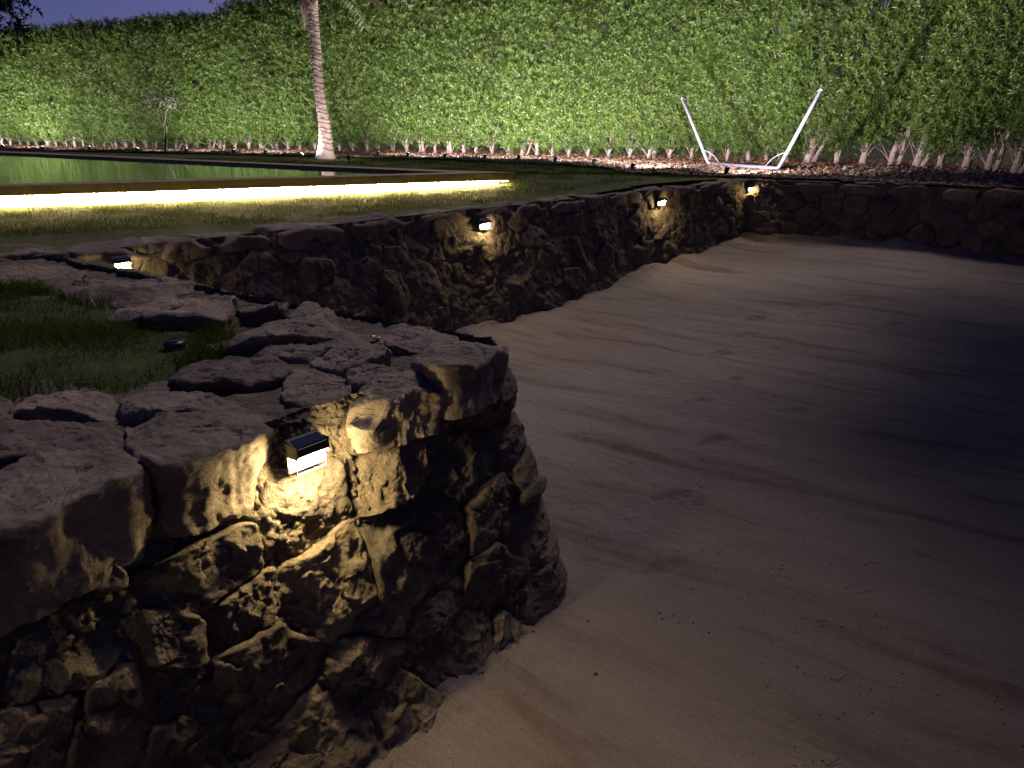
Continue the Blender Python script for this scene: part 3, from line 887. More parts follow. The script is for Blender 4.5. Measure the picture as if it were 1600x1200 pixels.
# rough bed of mortar and soil the slabs lie in
def prom_bed():
    xs = np.arange(-5.2, .25, .02); ys = np.arange(-.6, 5.6, .02)
    X, Y = np.meshgrid(xs, ys)
    Z = -.010 + .022 * fbm(np.stack([X, Y, X * 0], -1), 5, 4, 31) + .014 * fbm(np.stack([X, Y, X * 0], -1), 22, 3, 33)
    poly = [tuple(p) for p in [START + np.array([.02, -.02]) + d1 * 2, TIP + np.array([-.03, -.0]), INNER + np.array([.1, .1]), INNER + np.array([-1.2, 1.6]), START + np.array([-3.5, 3.0]) + d1 * 2]]
    f = grid_faces(len(xs), len(ys)); cX = X.ravel()[f].mean(1); cY = Y.ravel()[f].mean(1)
    f = f[in_poly(cX, cY, poly)]
    used = np.unique(f); remap = -np.ones(X.size, int); remap[used] = np.arange(len(used))
    A = Acc(); A.add(local(wall, np.stack([X, Y, Z], -1).reshape(-1, 3)[used]), remap[f]); obj("bedding", A, M_MORTAR, wall)
prom_bed()

def auto_coping(path, s0, s1, depth, root, seed, wrange=(.3, .7), inner=-.02):
    rg = np.random.default_rng(seed); s = s0; k = 0
    while s < s1:
        w = rg.uniform(*wrange)
        rows = [(0, depth)] if rg.random() < .4 else [(0, depth * rg.uniform(.45, .6)), None]
        if rows[-1] is None: rows = [rows[0], (rows[0][1] + .015, depth)]
        for (a, b) in rows:
            ss = np.array([s + .008, s + w * .5, s + w - .008, s + w - .008, s + w * .5, s + .008]) + rg.uniform(-.02, .02, 6)
            tt = np.array([a, a, a, b, b, b]) + rg.uniform(-.02, .02, 6)
            P, N = path.at(ss)
            P2 = P - N * (tt - .05)[:, None]
            c, r = star_from_poly(P2, 56)
            A = Acc()
            add_stone(A, c, r, flat_map(-.01 + rg.uniform(-.012, .015), rg.uniform(-.05, .05), rg.uniform(-.05, .05), c), top=.02, back=rg.uniform(.08, .15), edge=.02, seed=seed * 77 + k, tilt=.06, amp=.010, rings=16, gap=-.002, planes=3, strata=.004, sides=8)
            A.v = [local(root, v) for v in A.v]
            obj("coping_stone", A, M_COPING, root); k += 1
        s += w
# hidden run of the near wall, beyond the left edge of the picture
auto_coping(PA, 1.0, S_TIP - 2.15, .45, wall, 51)

wall2 = empty("stone_wall", (INNER[0], INNER[1], 0))
tag(wall2, "long dark rubble stone wall holding the lawn below the lit pool", "stone wall", "stone walls around the sand pit")
A = wall_stones(PC, 0, PC.len, 1.3, .30, 43, nth=60, rings=14, proud=.035)
A.v = [local(wall2, v) for v in A.v]; obj("rubble_face", A, M_STONE, wall2)
A = mortar_sheet(PC, 0, PC.len, 1.35, .02, .02, -.008, .05, 6)
A.v = [local(wall2, v) for v in A.v]; obj("mortar", A, M_MORTAR, wall2)
auto_coping(PC, .1, PC.len - .15, .42, wall2, 53, (.35, .8))

wall3 = empty("stone_wall", (FARC[0], FARC[1], 0))
tag(wall3, "far rubble stone wall below the gravel bed and hammock stand", "stone wall", "stone walls around the sand pit")
A = wall_stones(PD, 0, PD.len, 1.0, .24, 45, nth=40, rings=10, proud=.05)
A.v = [local(wall3, v) for v in A.v]; obj("rubble_face", A, M_STONE, wall3)
A = mortar_sheet(PD, 0, PD.len, 1.3, .025, .025, -.012, .045, 8)
A.v = [local(wall3, v) for v in A.v]; obj("mortar", A, M_MORTAR, wall3)
auto_coping(PD, .15, PD.len, .30, wall3, 55, (.35, .8))

# ------------------------------------------------------------------ solar wall lamps
def make_lamp(glow):
    root = empty("wall_lamp")
    # local frame: +x along the wall, +y outward from the wall, z up; origin at the top back edge centre
    W, Dp, Hh, Hl = .108, .050, .034, .064
    A = Acc()   # hood: sloped top, front face, cheeks
    v = [(-W/2, 0, 0), (W/2, 0, 0), (W/2, Dp, -.016), (-W/2, Dp, -.016), (-W/2, 0, -Hh), (W/2, 0, -Hh), (W/2, Dp + .003, -Hh - .006), (-W/2, Dp + .003, -Hh - .006)]
    f = [(0, 1, 2, 3), (4, 7, 6, 5), (3, 2, 6, 7), (0, 3, 7, 4), (1, 5, 6, 2), (0, 4, 5, 1)]
    A.add(v, f)
    for s in (-1, 1): box(A, (s * W / 2, Dp * .5, -.03), (.004, Dp, .045), bev=.001)
    obj("hood", A.mesh("hood", False), M_HOOD, root)
    A = Acc()
    v = [(-W*.44, .006, .0015 - .006*.26), (W*.44, .006, .0015 - .006*.26), (W*.44, Dp*.9, .0015 - Dp*.9*.26), (-W*.44, Dp*.9, .0015 - Dp*.9*.26)]
    vb = [(a, b, c - .002) for a, b, c in v]
    A.add(v + vb, [(0, 1, 2, 3), (4, 7, 6, 5), (0, 4, 5, 1), (1, 5, 6, 2), (2, 6, 7, 3), (3, 7, 4, 0)])
    obj("solar_panel", A.mesh("solar_panel", False), M_PANEL, root)
    A = Acc(); box(A, (0, -.004, -.052), (W + .006, .008, .108), bev=.002)
    obj("back_plate", A.mesh("back_plate", False), M_HOOD, root)
    A = Acc(); box(A, (0, Dp * .36, -Hh - .004 - Hl * .42), (W * .92, Dp * .46, Hl * .74), bev=.004)
    lens = obj("diffuser", A.mesh("diffuser", False), glow, root)
    A = Acc()
    for s in (-1, 1): box(A, (s * W * .48, Dp * .66, -Hh - .008 - Hl * .45), (.004, .004, Hl * .95), bev=.001)
    box(A, (0, Dp * .66, -Hh - .008 - Hl * .93), (W * .96, .004, .004), bev=.001)
    obj("diffuser_frame", A.mesh("diffuser_frame", False), M_CLEAR, lens)
    return root
def copy_tree(o, parent=None):
    c = o.copy(); col.objects.link(c)
    if parent is not None: c.parent = parent
    for ch in list(o.children): copy_tree(ch, c)
    return c
def place_on_wall(root, path, s, t, d):
    P, N = path.at(np.array([s])); P, N = P[0], N[0]
    o = P + N * (BATTER * t + d)
    root.location = (o[0], o[1], -t)
    root.rotation_euler = (0, 0, math.atan2(N[1], N[0]) - math.pi / 2)
def s_for_px(path, px, t=0.03, smax=99):
    best = None
    for s in np.arange(0, min(path.len, smax), .02):
        P, N = path.at(np.array([s])); p = np.array([*(P[0] + N[0] * .05), -t])
        v = p - np.array([0, 0, EYE])
        fx = v[0]; fy = v[1] * math.cos(PITCH) - v[2] * math.sin(PITCH)
        if fy <= 0: continue
        x = CX + F * fx / fy
        if best is None or abs(x - px) < best[0]: best = (abs(x - px), s)
    return best[1]
lampg = "solar wall lamps around the sand pit"
lamp = make_lamp(M_LAMPGLOW); lamp_b = make_lamp(M_WEAKGLOW); used_b = False
place_on_wall(lamp, PA, s_for_px(PA, 468, smax=S_TIP - .05), .015, .075)
tag(lamp, "nearest and largest glowing solar lamp, on the corner wall", "lamp", lampg)
for px, t, d, lab in [(-330, .03, .13, None), (178, .02, .13, "glowing lamp at the inner corner, half hidden behind the coping slabs"),
                      (748, .07, .10, "glowing lamp on the long dark wall below the pool, midway along"),
                      (1026, .07, .10, "small glowing lamp on the long wall, below the end of the lawn"),
                      (1168, .04, .10, "farthest small glowing lamp in the corner where two walls meet")]:
    if lab is None: c = copy_tree(lamp)
    elif used_b: c = copy_tree(lamp_b)
    else: c = lamp_b; used_b = True
    if lab is None:
        place_on_wall(c, PA, S_TIP - 3.2, t, d); lab = "unseen lamp added farther left on the nearest wall to warm the sand"  # added lamp out of view, throws warm light on the near sand
    else: place_on_wall(c, PC, s_for_px(PC, px), t, d)
    tag(c, lab, "lamp", lampg)

# ------------------------------------------------------------------ pool
def inset(poly, d):
    n = len(poly); out = []
    ar = sum(poly[i][0] * poly[(i + 1) % n][1] - poly[(i + 1) % n][0] * poly[i][1] for i in range(n))
    sg = 1 if ar > 0 else -1
    for i in range(n):
        p0, p1, p2 = [np.array(poly[(i + k) % n]) for k in (-1, 0, 1)]
        a = (p1 - p0) / np.linalg.norm(p1 - p0); b = (p2 - p1) / np.linalg.norm(p2 - p1)
        na = np.array([-a[1], a[0]]) * sg; nb = np.array([-b[1], b[0]]) * sg
        M = np.array([a, -b]).T
        t = np.linalg.solve(M, (p1 + nb * d) - (p1 + na * d))
        out.append(p1 + na * d + a * t[0])
    return out
def ring_solid(A, outer, inner, z0, z1):
    n = len(outer)
    O0 = [(*p, z0) for p in outer]; O1 = [(*p, z1) for p in outer]; I0 = [(*p, z0) for p in inner]; I1 = [(*p, z1) for p in inner]
    f = []
    for i in range(n):
        j = (i + 1) % n
        f += [(n + i, n + j, 3 * n + j, 3 * n + i), (i, j, n + j, n + i), (2 * n + j, 2 * n + i, 3 * n + i, 3 * n + j), (j, i, 2 * n + i, 2 * n + j)]
    A.add(O0 + O1 + I0 + I1, f)
pool = empty("swimming_pool", (P_C[0], P_C[1], 0))
tag(pool, "raised garden pool with brown coping and glowing strip light under its edge", "pool")
cw = .32
inn = inset(POOL_OUT, cw)
A = Acc(); ring_solid(A, POOL_OUT, inn, POOL_TOP - .10, POOL_TOP); A.v = [local(pool, v) for v in A.v]
obj("coping", A.mesh("coping", False), M_POOLCOPING, pool)
A = Acc(); ring_solid(A, inset(POOL_OUT, .09), inset(POOL_OUT, cw - .02), -.06, POOL_TOP - .102); A.v = [local(pool, v) for v in A.v]
obj("pool_wall", A.mesh("pool_wall", False), M_POOLWALL, pool)
A = Acc(); b = inset(POOL_OUT, cw - .01); A.add([(*p, -.02) for p in b], [(0, 1, 2, 3), (0, 3, 4, 5)]); A.v = [local(pool, v) for v in A.v]
obj("pool_floor", A.mesh("pool_floor", False), M_POOLTILE, pool)
# strip light tucked under the coping lip, near edge only
A = Acc()
q = inset(POOL_OUT, .012)
e = (q[1] - q[0]); L = np.linalg.norm(e); e /= L
mid = (q[0] + q[1]) / 2
box(A, (mid[0], mid[1], POOL_TOP - .108), (L - .15, .012, .008), rz=math.atan2(e[1], e[0])); A.v = [local(pool, v) for v in A.v]
obj("strip_light", A.mesh("strip_light", False), M_LEDGLOW, pool)

def water():
    m, n, l, P = new_mat("pool_water")
    P.inputs["Base Color"].default_value = (.02, .05, .04, 1)
    P.inputs["Roughness"].default_value = .02
    P.inputs["IOR"].default_value = 1.5
    P.inputs["Specular IOR Level"].default_value = .8
    co = coords(n)
    mp = n.new("ShaderNodeMapping"); l.new(co, mp.inputs["Vector"]); mp.inputs["Scale"].default_value = (3, 1, 1)
    t = tex_noise(n, l, 2.2, 4, .5, mp.outputs[0])
    l.new(bump(n, l, t.outputs["Fac"], .12, .02), P.inputs["Normal"])
    b = inset(POOL_OUT, cw + .002)
    A = Acc(); A.add([(*p, POOL_TOP - .035) for p in b], [(0, 1, 2, 3), (0, 3, 4, 5)])
    o = obj("water", A.mesh("water", False), m); tag(o, kind="structure")
water()

# ------------------------------------------------------------------ hedge trees
def leaf_cloud(A, rg, pts, dirs, per, L, W, spread=.12, rlo=0, rhi=.9):
    n = len(pts)
    k = np.arange(per)
    t = (k + .5) / per
    P = pts[:, None] + dirs[:, None] * (t[None, :, None] * spread)
    P = P.reshape(-1, 3)
    Dd = np.repeat(dirs, per, 0)
    rnd = runit(rg, len(P)); side = nrm(rnd - (rnd * Dd).sum(1)[:, None] * Dd)
    D = nrm(Dd * .55 + side * .85 + runit(rg, len(P)) * .15)
    Nn = nrm(np.cross(D, np.cross(Dd, D)) + runit(rg, len(P)) * .25)
    Nn = nrm(Nn - (Nn * D).sum(1)[:, None] * D)
    LL = L * rg.uniform(.6, 1.2, len(P)); WW = W * rg.uniform(.7, 1.2, len(P))
    V, f = leaf_arrays(P, D, Nn, LL, WW)
    base = np.repeat(rg.random(n), per) * .5 + rg.random(len(P)) * .5
    A.add(V, None, f, np.repeat(rlo + (rhi - rlo) * base, 4))

def make_hedge_tree(seed, bottom=.32, H=3.6, Wd=.86, Dp=1.3, trunk='one', shoots=1950, tr=.04):
    """local: x along the hedge, -y toward the viewer, crown front face at y=-.15"""
    rg = np.random.default_rng(seed)
    root = empty("hedge_tree")
    accs = []
    def stem(base, top, r0, r1, n=10, wob=.03):
        t = np.linspace(0, 1, n)[:, None]
        pts = np.array(base) * (1 - t) + np.array(top) * t + np.concatenate([np.cumsum(rg.normal(0, wob / 3, (n, 2)), 0) * (t > 0), np.zeros((n, 1))], 1)
        rr = r0 + (r1 - r0) * t[:, 0]; rr[0] *= 1.35; rr[1] *= 1.08; rr = rr * rg.uniform(.88, 1.12, n)
        A = Acc(); tube(A, pts, rr, 9, .5); accs.append(A); return pts
    lx = rg.uniform(-.12, .12)
    if trunk == 'one':
        stems = [stem((0, 0, -.06), (lx, .1, 2.4), tr, tr * .35)]
    elif trunk == 'twin':
        stems = [stem((-.05, 0, -.06), (.22, .1, 2.3), tr * .9, tr * .35), stem((.06, .03, -.06), (.42, .1, 2.1), tr * .75, tr * .3)]
    else:
        stems = [stem((-.03, 0, -.06), (.28, .1, 2.2), tr * 1.2, tr * .4), stem((.07, .0, -.06), (.75, .05, 1.3), tr * .8, tr * .25)]
    for k in range(22):
        p = stems[k % len(stems)]; i = rg.integers(1, 8); b = p[i]
        d = np.array([rg.normal(0, .7), -rg.uniform(.1, 1.0), rg.uniform(.1, .9)]); d /= np.linalg.norm(d)
        ln = rg.uniform(.25, .6)
        pts = [b + d * ln * q + np.array([0, 0, .12 * q * q]) for q in np.linspace(0, 1, 5)]
        tube(accs[k % len(stems)], pts, np.linspace(.010, .003, 5), 5, .5)
    for k in range(5):
        b0 = stems[k % len(stems)][0] + [0, 0, .1]; b = b0 + [rg.uniform(-.35, .35), -rg.uniform(0, .25), rg.uniform(.2, .5)]
        tube(accs[k % len(stems)], [b0 * (1 - q) + b * q + [0, 0, .06 * math.sin(3 * q)] for q in np.linspace(0, 1, 5)], np.linspace(.008, .003, 5), 5, .5)
    for A in accs: obj("trunk", A, M_BARK, root)
    # crown: shoots through a box-like volume, most of them near the lit face
    A = Acc(); n = shoots
    x = rg.normal(0, Wd * .36, n)
    z = bottom - .25 + (H - bottom + .25) * rg.random(n) ** 1.0
    yy = np.where(rg.random(n) < .66, rg.uniform(-.22, .12, n), rg.uniform(.0, Dp, n))
    face = -.10 + .16 * fbm(np.stack([x, z, x * 0 + seed], -1), 1.6, 3, seed)
    y = yy + face * 1.6
    # crown rounded in at the top, ragged at the bottom
    top = H + .18 * fbm(np.stack([x * 1.5, y, x * 0 + seed], -1), 2.0, 2, seed + 2)
    y = y + np.maximum(0, z - (H - .7)) ** 2 * .5
    bot = bottom + .16 * fbm(np.stack([x * 1.3, x * 0 + seed * 1.7, x * 0], -1), 2.0, 2, seed + 5) - .10
    keep = (z < top) & (z > bot) & ((z > bot + .1) | (rg.random(n) < .35))
    hole = fbm(np.stack([x, z, y * .6 + seed * 2.], -1), 3.2, 2, seed + 8)
    keep &= (hole > -.30) | (y > .22)
    keep |= (y > .55) & (z < top)
    pts = np.stack([x, y, z], -1)[keep]
    d = nrm(np.stack([rg.normal(0, .45, n), rg.normal(-.65, .45, n), rg.normal(.45, .5, n)], -1))[keep]
    leaf_cloud(A, rg, pts, d, 10, .080, .0125, .16)
    # long shoots sticking out of the top
    m = 16
    pts = np.stack([rg.uniform(-Wd / 2, Wd / 2, m), rg.uniform(0, .7, m), H + rg.uniform(-.2, .0, m)], -1)
    leaf_cloud(A, rg, pts, nrm(np.stack([rg.normal(0, .3, m), rg.normal(0, .3, m), np.ones(m)], -1)), 12, .08, .013, .2)
    cr = obj("crown", A.mesh("crown", False), M_LEAF, root)
    return root

variants = [make_hedge_tree(101, .30, 3.55), make_hedge_tree(102, .42, 3.65, tr=.048), make_hedge_tree(103, .26, 3.5, tr=.03),
            make_hedge_tree(104, .36, 3.7, trunk='twin', tr=.040), make_hedge_tree(105, .34, 3.6, tr=.038), make_hedge_tree(106, .30, 3.6, tr=.03),
            make_hedge_tree(107, .28, 3.6, tr=.034), make_hedge_tree(108, .24, 3.65, trunk='fork', tr=.03)]
vright = [make_hedge_tree(111, .60, 4.3, trunk='twin', tr=.055, shoots=2300), make_hedge_tree(112, .66, 4.4, trunk='fork', tr=.058, shoots=2300), make_hedge_tree(113, .30, 4.3, trunk='one', tr=.05, shoots=2300),
          make_hedge_tree(114, .45, 4.35, trunk='one', tr=.06, shoots=2300)]
HG = "trees of the tall clipped hedge"
used_v = set()
rg = np.random.default_rng(77)
s = .3; idx = 0
while s < Lh[-1] - .2:
    p = hedge_at(s); t, n = hedge_n(s)
    # picture x of this tree
    xx = CX + F * p[0] / (p[1] * math.cos(PITCH) + EYE * math.sin(PITCH))
    pool_v = vright if xx > 1230 else variants
    src = pool_v[idx % len(pool_v)] if xx > 1230 else pool_v[rg.integers(len(pool_v))]
    if src.name in used_v: o = copy_tree(src)
    else: o = src; used_v.add(src.name)
    o.location = (p[0], p[1], .02)
    o.rotation_euler = (0, 0, math.atan2(t[1], t[0]) + rg.uniform(-.12, .12))
    k = 1.0 if xx < 330 else (1.0 + .12 * min(1, (xx - 330) / 150))
    o.scale = (-1.0 if rg.random() < .5 and xx < 1230 else 1.0, 1.0, k * rg.uniform(.97, 1.03))
    if xx < 60: lab = "hedge tree at the left end of the row, beyond the pool"
    elif xx < 245: lab = "floodlit hedge tree in the row left of the thin bare sapling"
    elif xx < 490: lab = "floodlit hedge tree in the row between the bare sapling and the palm"
    elif xx < 800: lab = "floodlit hedge tree in the row just right of the palm trunk"
    elif xx < 1060: lab = "floodlit hedge tree in the row behind the open lawn, left of the hammock stand"
    elif xx < 1240: lab = "floodlit hedge tree in the row directly behind the white hammock stand"
    elif xx < 1440: lab = "hedge tree with bare leaning pale trunk, just right of the hammock stand"
    else: lab = "dark hedge tree with leaning pale trunk at the right end of the row"
    tag(o, lab, "tree", HG)
    s += (.44 if xx < 1230 else .52) * rg.uniform(.85, 1.2); idx += 1
for v in variants + vright:
    if v.name not in used_v:
        for ch in list(v.children): bpy.data.objects.remove(ch)
        bpy.data.objects.remove(v)

# added out-of-view trees behind the camera, keeping low sky light off the walls
def back_sky_blockers():
    rg2 = np.random.default_rng(61)
    for k, (x, y) in enumerate([(-7.5, -6.2), (-4.2, -7.0), (-1.0, -7.3), (2.3, -7.2), (5.6, -6.6), (8.8, -5.2), (11.4, -2.6)]):
        side_tree((x, y), (x, y, 2.9), np.array([2.3, 1.6, 2.7]), 400 + k, "unseen dense tree added behind the photographer to block low sky light", 1500, (.20, .06), group="trees behind the photographer")
# ------------------------------------------------------------------ spotlights along the bed
def make_spot():
    root = empty("garden_spotlight")
    A = Acc(); tube(A, [(0, 0, -.08), (0, 0, .0), (0, 0, .06)], [.004, .008, .009], 8); obj("stake", A, M_BLACK, root)
    A = Acc()
    d = np.array([0, .62, .78]); c = np.array([0, 0, .085])
    pts = [c - d * .05, c - d * .045, c - d * .01, c + d * .03, c + d * .045]
    tube(A, pts, [.012, .026, .034, .038, .040], 16, caps=True)
    h = obj("lamp_head", A, M_BLACK, root)
    A = Acc(); tube(A, [c + d * .0455, c + d * .049], [.034, .034], 16); obj("lens", A, M_SPOTGLOW, h)
    return root
sp0 = make_spot()
SPOTS = [(-70, 231.5, 1.2), (5, 234, 2.0), (66, 236, .7), (140, 236.5, .45), (215, 239.5, .55), (292, 240, .8), (365, 242, .8), (415, 243, .8), (471, 249, .20), (545, 254, .38), (590, 246.5, .8), (637, 248.5, .9), (695, 250, .9), (757, 252, .8), (810, 253, .75),
         (867, 257, .9), (928, 260, 1.0), (988, 270, 2.6), (1134, 280, 2.3)]
SG = "garden spotlights along the edge of the gravel bed"
spots = [sp0] + [copy_tree(sp0) for _ in SPOTS[1:]]
for k, (px, py, pw) in enumerate(SPOTS):
    p = at_z(px, py)
    o = spots[k]
    zz = float(lawn_z(p[0], p[1]))
    o.location = (p[0], p[1], zz + .01)
    ss = Lh[np.argmin(((HB - p[:2]) ** 2).sum(1))]
    t, n = hedge_n(ss)
    rz = math.atan2(-n[1], -n[0]) - math.pi / 2
    if px in (471, 545):                                    # these two point at the palm trunk
        q = at_z(510, 248.5); rz = math.atan2(q[1] - p[1], q[0] - p[0]) - math.pi / 2
    o.rotation_euler = (0, 0, rz)
    lab = "small black spotlight at the gravel edge, floodlighting the hedge behind the lawn"
    if px < 250: lab = "small black spotlight beyond the pool at its left end"
    elif px < 440: lab = "small black spotlight between the bare sapling and the palm"
    elif px == 471: lab = "bright white spotlight at the foot of the palm trunk, on its left"
    elif px == 545: lab = "small dark spotlight standing on the grass just right of the palm"
    elif px == 988: lab = "spotlight at the tip of the lawn, in glowing gravel"
    elif px == 1134: lab = "brightest spotlight, in the gravel in front of the hammock stand"
    tag(o, lab, "spotlight", SG)
    ld = bpy.data.lights.new("spotlight_beam", 'SPOT'); ld.energy = SPOT * pw; ld.color = (1.0, .93, .90)
    ld.spot_size = math.radians(150); ld.spot_blend = .7; ld.shadow_soft_size = .03
    lo = bpy.data.objects.new("spotlight_beam", ld); col.objects.link(lo); lo.parent = o
    lo.location = (0, .055, .155)
    dv = Vector((0, .60, .90)); lo.rotation_euler = dv.to_track_quat('-Z', 'Y').to_euler()

# ------------------------------------------------------------------ palm
def palm():
    base = at_z(510, 248.5); Y = base[1]
    root = empty("palm_tree", (base[0], base[1], 0)); tag(root, "tall palm with pale ringed leaning trunk beside the pool", "palm tree")
    prof = [(509, 249, 33), (509, 244, 29), (509, 232, 22), (508.5, 215, 19), (508, 200, 17.5), (504, 175, 16), (500, 150, 15), (497, 125, 14.5), (495, 100, 14.5), (492, 60, 14), (488.5, 20, 15), (486, 5, 18), (483, -20, 22), (480, -60, 20)]
    P = np.array([at_Y(x, y, Y) for x, y, w in prof]); R = np.array([w / F * Y * .5 for _, _, w in prof])
    L = np.concatenate([[0], np.cumsum(np.linalg.norm(np.diff(P, axis=0), axis=1))])
    n = 620; q = np.linspace(0, L[-1], n)
    pts = np.stack([np.interp(q, L, P[:, i]) for i in range(3)], -1); K = 31
    ps = np.stack([np.convolve(np.pad(pts[:, i], K // 2, 'edge'), np.ones(K) / K, 'valid') for i in range(3)], -1)
    rr = np.interp(q, L, R); rr = np.convolve(np.pad(rr, K // 2, 'edge'), np.ones(K) / K, 'valid')
    ps[0] = pts[0]
    rg = np.random.default_rng(4)
    # leaf scars: uneven spacing, each a groove with a lip
    z = 0.25; ring = np.zeros(n); shade = np.full(n, .75)
    while z < L[-1]:
        wd = .009; ring += -.020 * np.exp(-((q - z) / wd) ** 2) + .010 * np.exp(-((q - z - .022) / .014) ** 2)
        shade -= .7 * np.exp(-((q - z) / .011) ** 2)
        z += rg.uniform(.07, .14)
    seg = 26
    th = np.linspace(0, 2 * math.pi, seg, endpoint=False)
    A = Acc(); tan = np.gradient(ps, axis=0); tan = nrm(tan)
    a = nrm(np.cross(tan, np.array([[0, 1.0, 0]]))); b = np.cross(tan, a)
    V0 = ps[:, None] + a[:, None] * np.cos(th)[None, :, None] * .2 + b[:, None] * np.sin(th)[None, :, None] * .2
    nz = fbm(V0 * [1, 1, 1.4], 9, 4, 3) * .02
    wav = np.stack([np.roll(ring, int(k)) for k in (3 * np.sin(th * 2) + 3 * np.sin(th + 1)).round()], 1)
    rad = rr[:, None] + wav + nz
    V = ps[:, None] + (a[:, None] * np.cos(th)[None, :, None] + b[:, None] * np.sin(th)[None, :, None]) * rad[..., None]
    sh = np.clip(np.stack([np.roll(shade, int(k)) for k in (3 * np.sin(th * 2) + 3 * np.sin(th + 1)).round()], 1) + fbm(V0, 14, 3, 5) * .35, 0, 1)
    A.add(local(root, V.reshape(-1, 3)), grid_faces(seg, n, True), None, sh.ravel())
    m, nn, l, Pp = new_mat("palm_bark")
    at = nn.new("ShaderNodeAttribute"); at.attribute_name = "rnd"
    c = ramp(nn, l, at.outputs["Fac"], [(0, (.06, .035, .03)), (.5, (.28, .19, .155)), (.8, (.46, .34, .29))])
    l.new(c.outputs[0], Pp.inputs["Base Color"]); Pp.inputs["Roughness"].default_value = .9
    t = tex_noise(nn, l, 30, 6, .7, coords(nn)); l.new(bump(nn, l, t.outputs["Fac"], .8, .02), Pp.inputs["Normal"])
    obj("trunk", A, m, root)
    top = ps[-1]
    # hanging dead fibres at the neck
    A = Acc()
    for (x0, x1, y0, y1) in [(476, 471, -6, 26), (478, 473, -2, 38), (474, 470, -8, 14), (480, 476, 5, 42), (489, 493, -5, 16)]:
        p0, p1 = at_Y(x0, y0, Y - .15), at_Y(x1, y1, Y - .2)
        for j in range(10):
            o_ = rg.normal(0, .02, 3)
            tube(A, [p0 + o_ * .5, (p0 + p1) / 2 + o_ + [-.02, 0, 0], p1 + o_ * 1.8], [.008, .006, .002], 5, rg.random())
    A.v = [local(root, v) for v in A.v]; obj("dead_fibre", A, mat_simple("palm_fibre", (.36, .26, .22), .9, noise=(30, .4)), root)
    # fronds
    for k in range(15):
        az = k * 2.4 + .3; A = Acc()
        el = rg.uniform(.1, 1.1); Ln = rg.uniform(1.9, 2.6)
        d0 = np.array([math.cos(az) * math.cos(el), math.sin(az) * math.cos(el), math.sin(el)])
        tt = np.linspace(0, 1, 26)
        C = top + d0 * (tt[:, None] * Ln) + np.array([0, 0, -1]) * (tt[:, None] ** 2 * Ln * .62)
        tube(A, C, np.linspace(.02, .004, 26), 6, .4)
        T = nrm(np.gradient(C, axis=0)); S = nrm(np.cross(T, [[0, 0, 1.0]])); U = np.cross(S, T)
        ii = np.repeat(np.arange(3, 26), 4)
        for sgn in (-1, 1):
            Pp_ = C[ii] + T[ii] * rg.uniform(-.04, .04, (len(ii), 1)); m_ = len(ii)
            D = nrm(S[ii] * sgn * .9 + T[ii] * .55 - U[ii] * .25 + runit(rg, m_) * .12)
            V, f = leaf_arrays(Pp_, D, nrm(U[ii] + runit(rg, m_) * .2), rg.uniform(.28, .42, m_) * (1 - .5 * tt[ii]), np.full(m_, .011), .2)
            A.add(V, None, f, np.repeat(rg.random(m_) * .6, 4))
        A.v = [local(root, v) for v in A.v]; obj("frond", A, M_PALMLEAF, root)
    for k, (x1, y1) in enumerate([(552, 3), (596, 6), (520, 10)]):
        A = Acc(); e1 = at_Y(x1, y1, Y - .5); tt = np.linspace(0, 1, 16)[:, None]
        s0 = at_Y(483, 10, Y - .1)
        C = s0 * (1 - tt) + e1 * tt + np.array([0, 0, 1]) * (.55 * tt * (1 - tt) * 4 * .5)
        tube(A, C, np.linspace(.018, .005, 16), 6, .9)
        T = nrm(np.gradient(C, axis=0)); ii = np.repeat(np.arange(4, 16), 5); m_ = len(ii)
        D = nrm(np.array([[0, 0, -1.0]]) * .9 + T[ii] * .7 + runit(rg, m_) * .2)
        V, f = leaf_arrays(C[ii], D, nrm(runit(rg, m_)), rg.uniform(.12, .22, m_), np.full(m_, .009), .2)
        A.add(V, None, f, np.repeat(.6 + .4 * rg.random(m_), 4))
        A.v = [local(root, v) for v in A.v]; obj("frond", A, M_PALMLEAF, root)
palm()

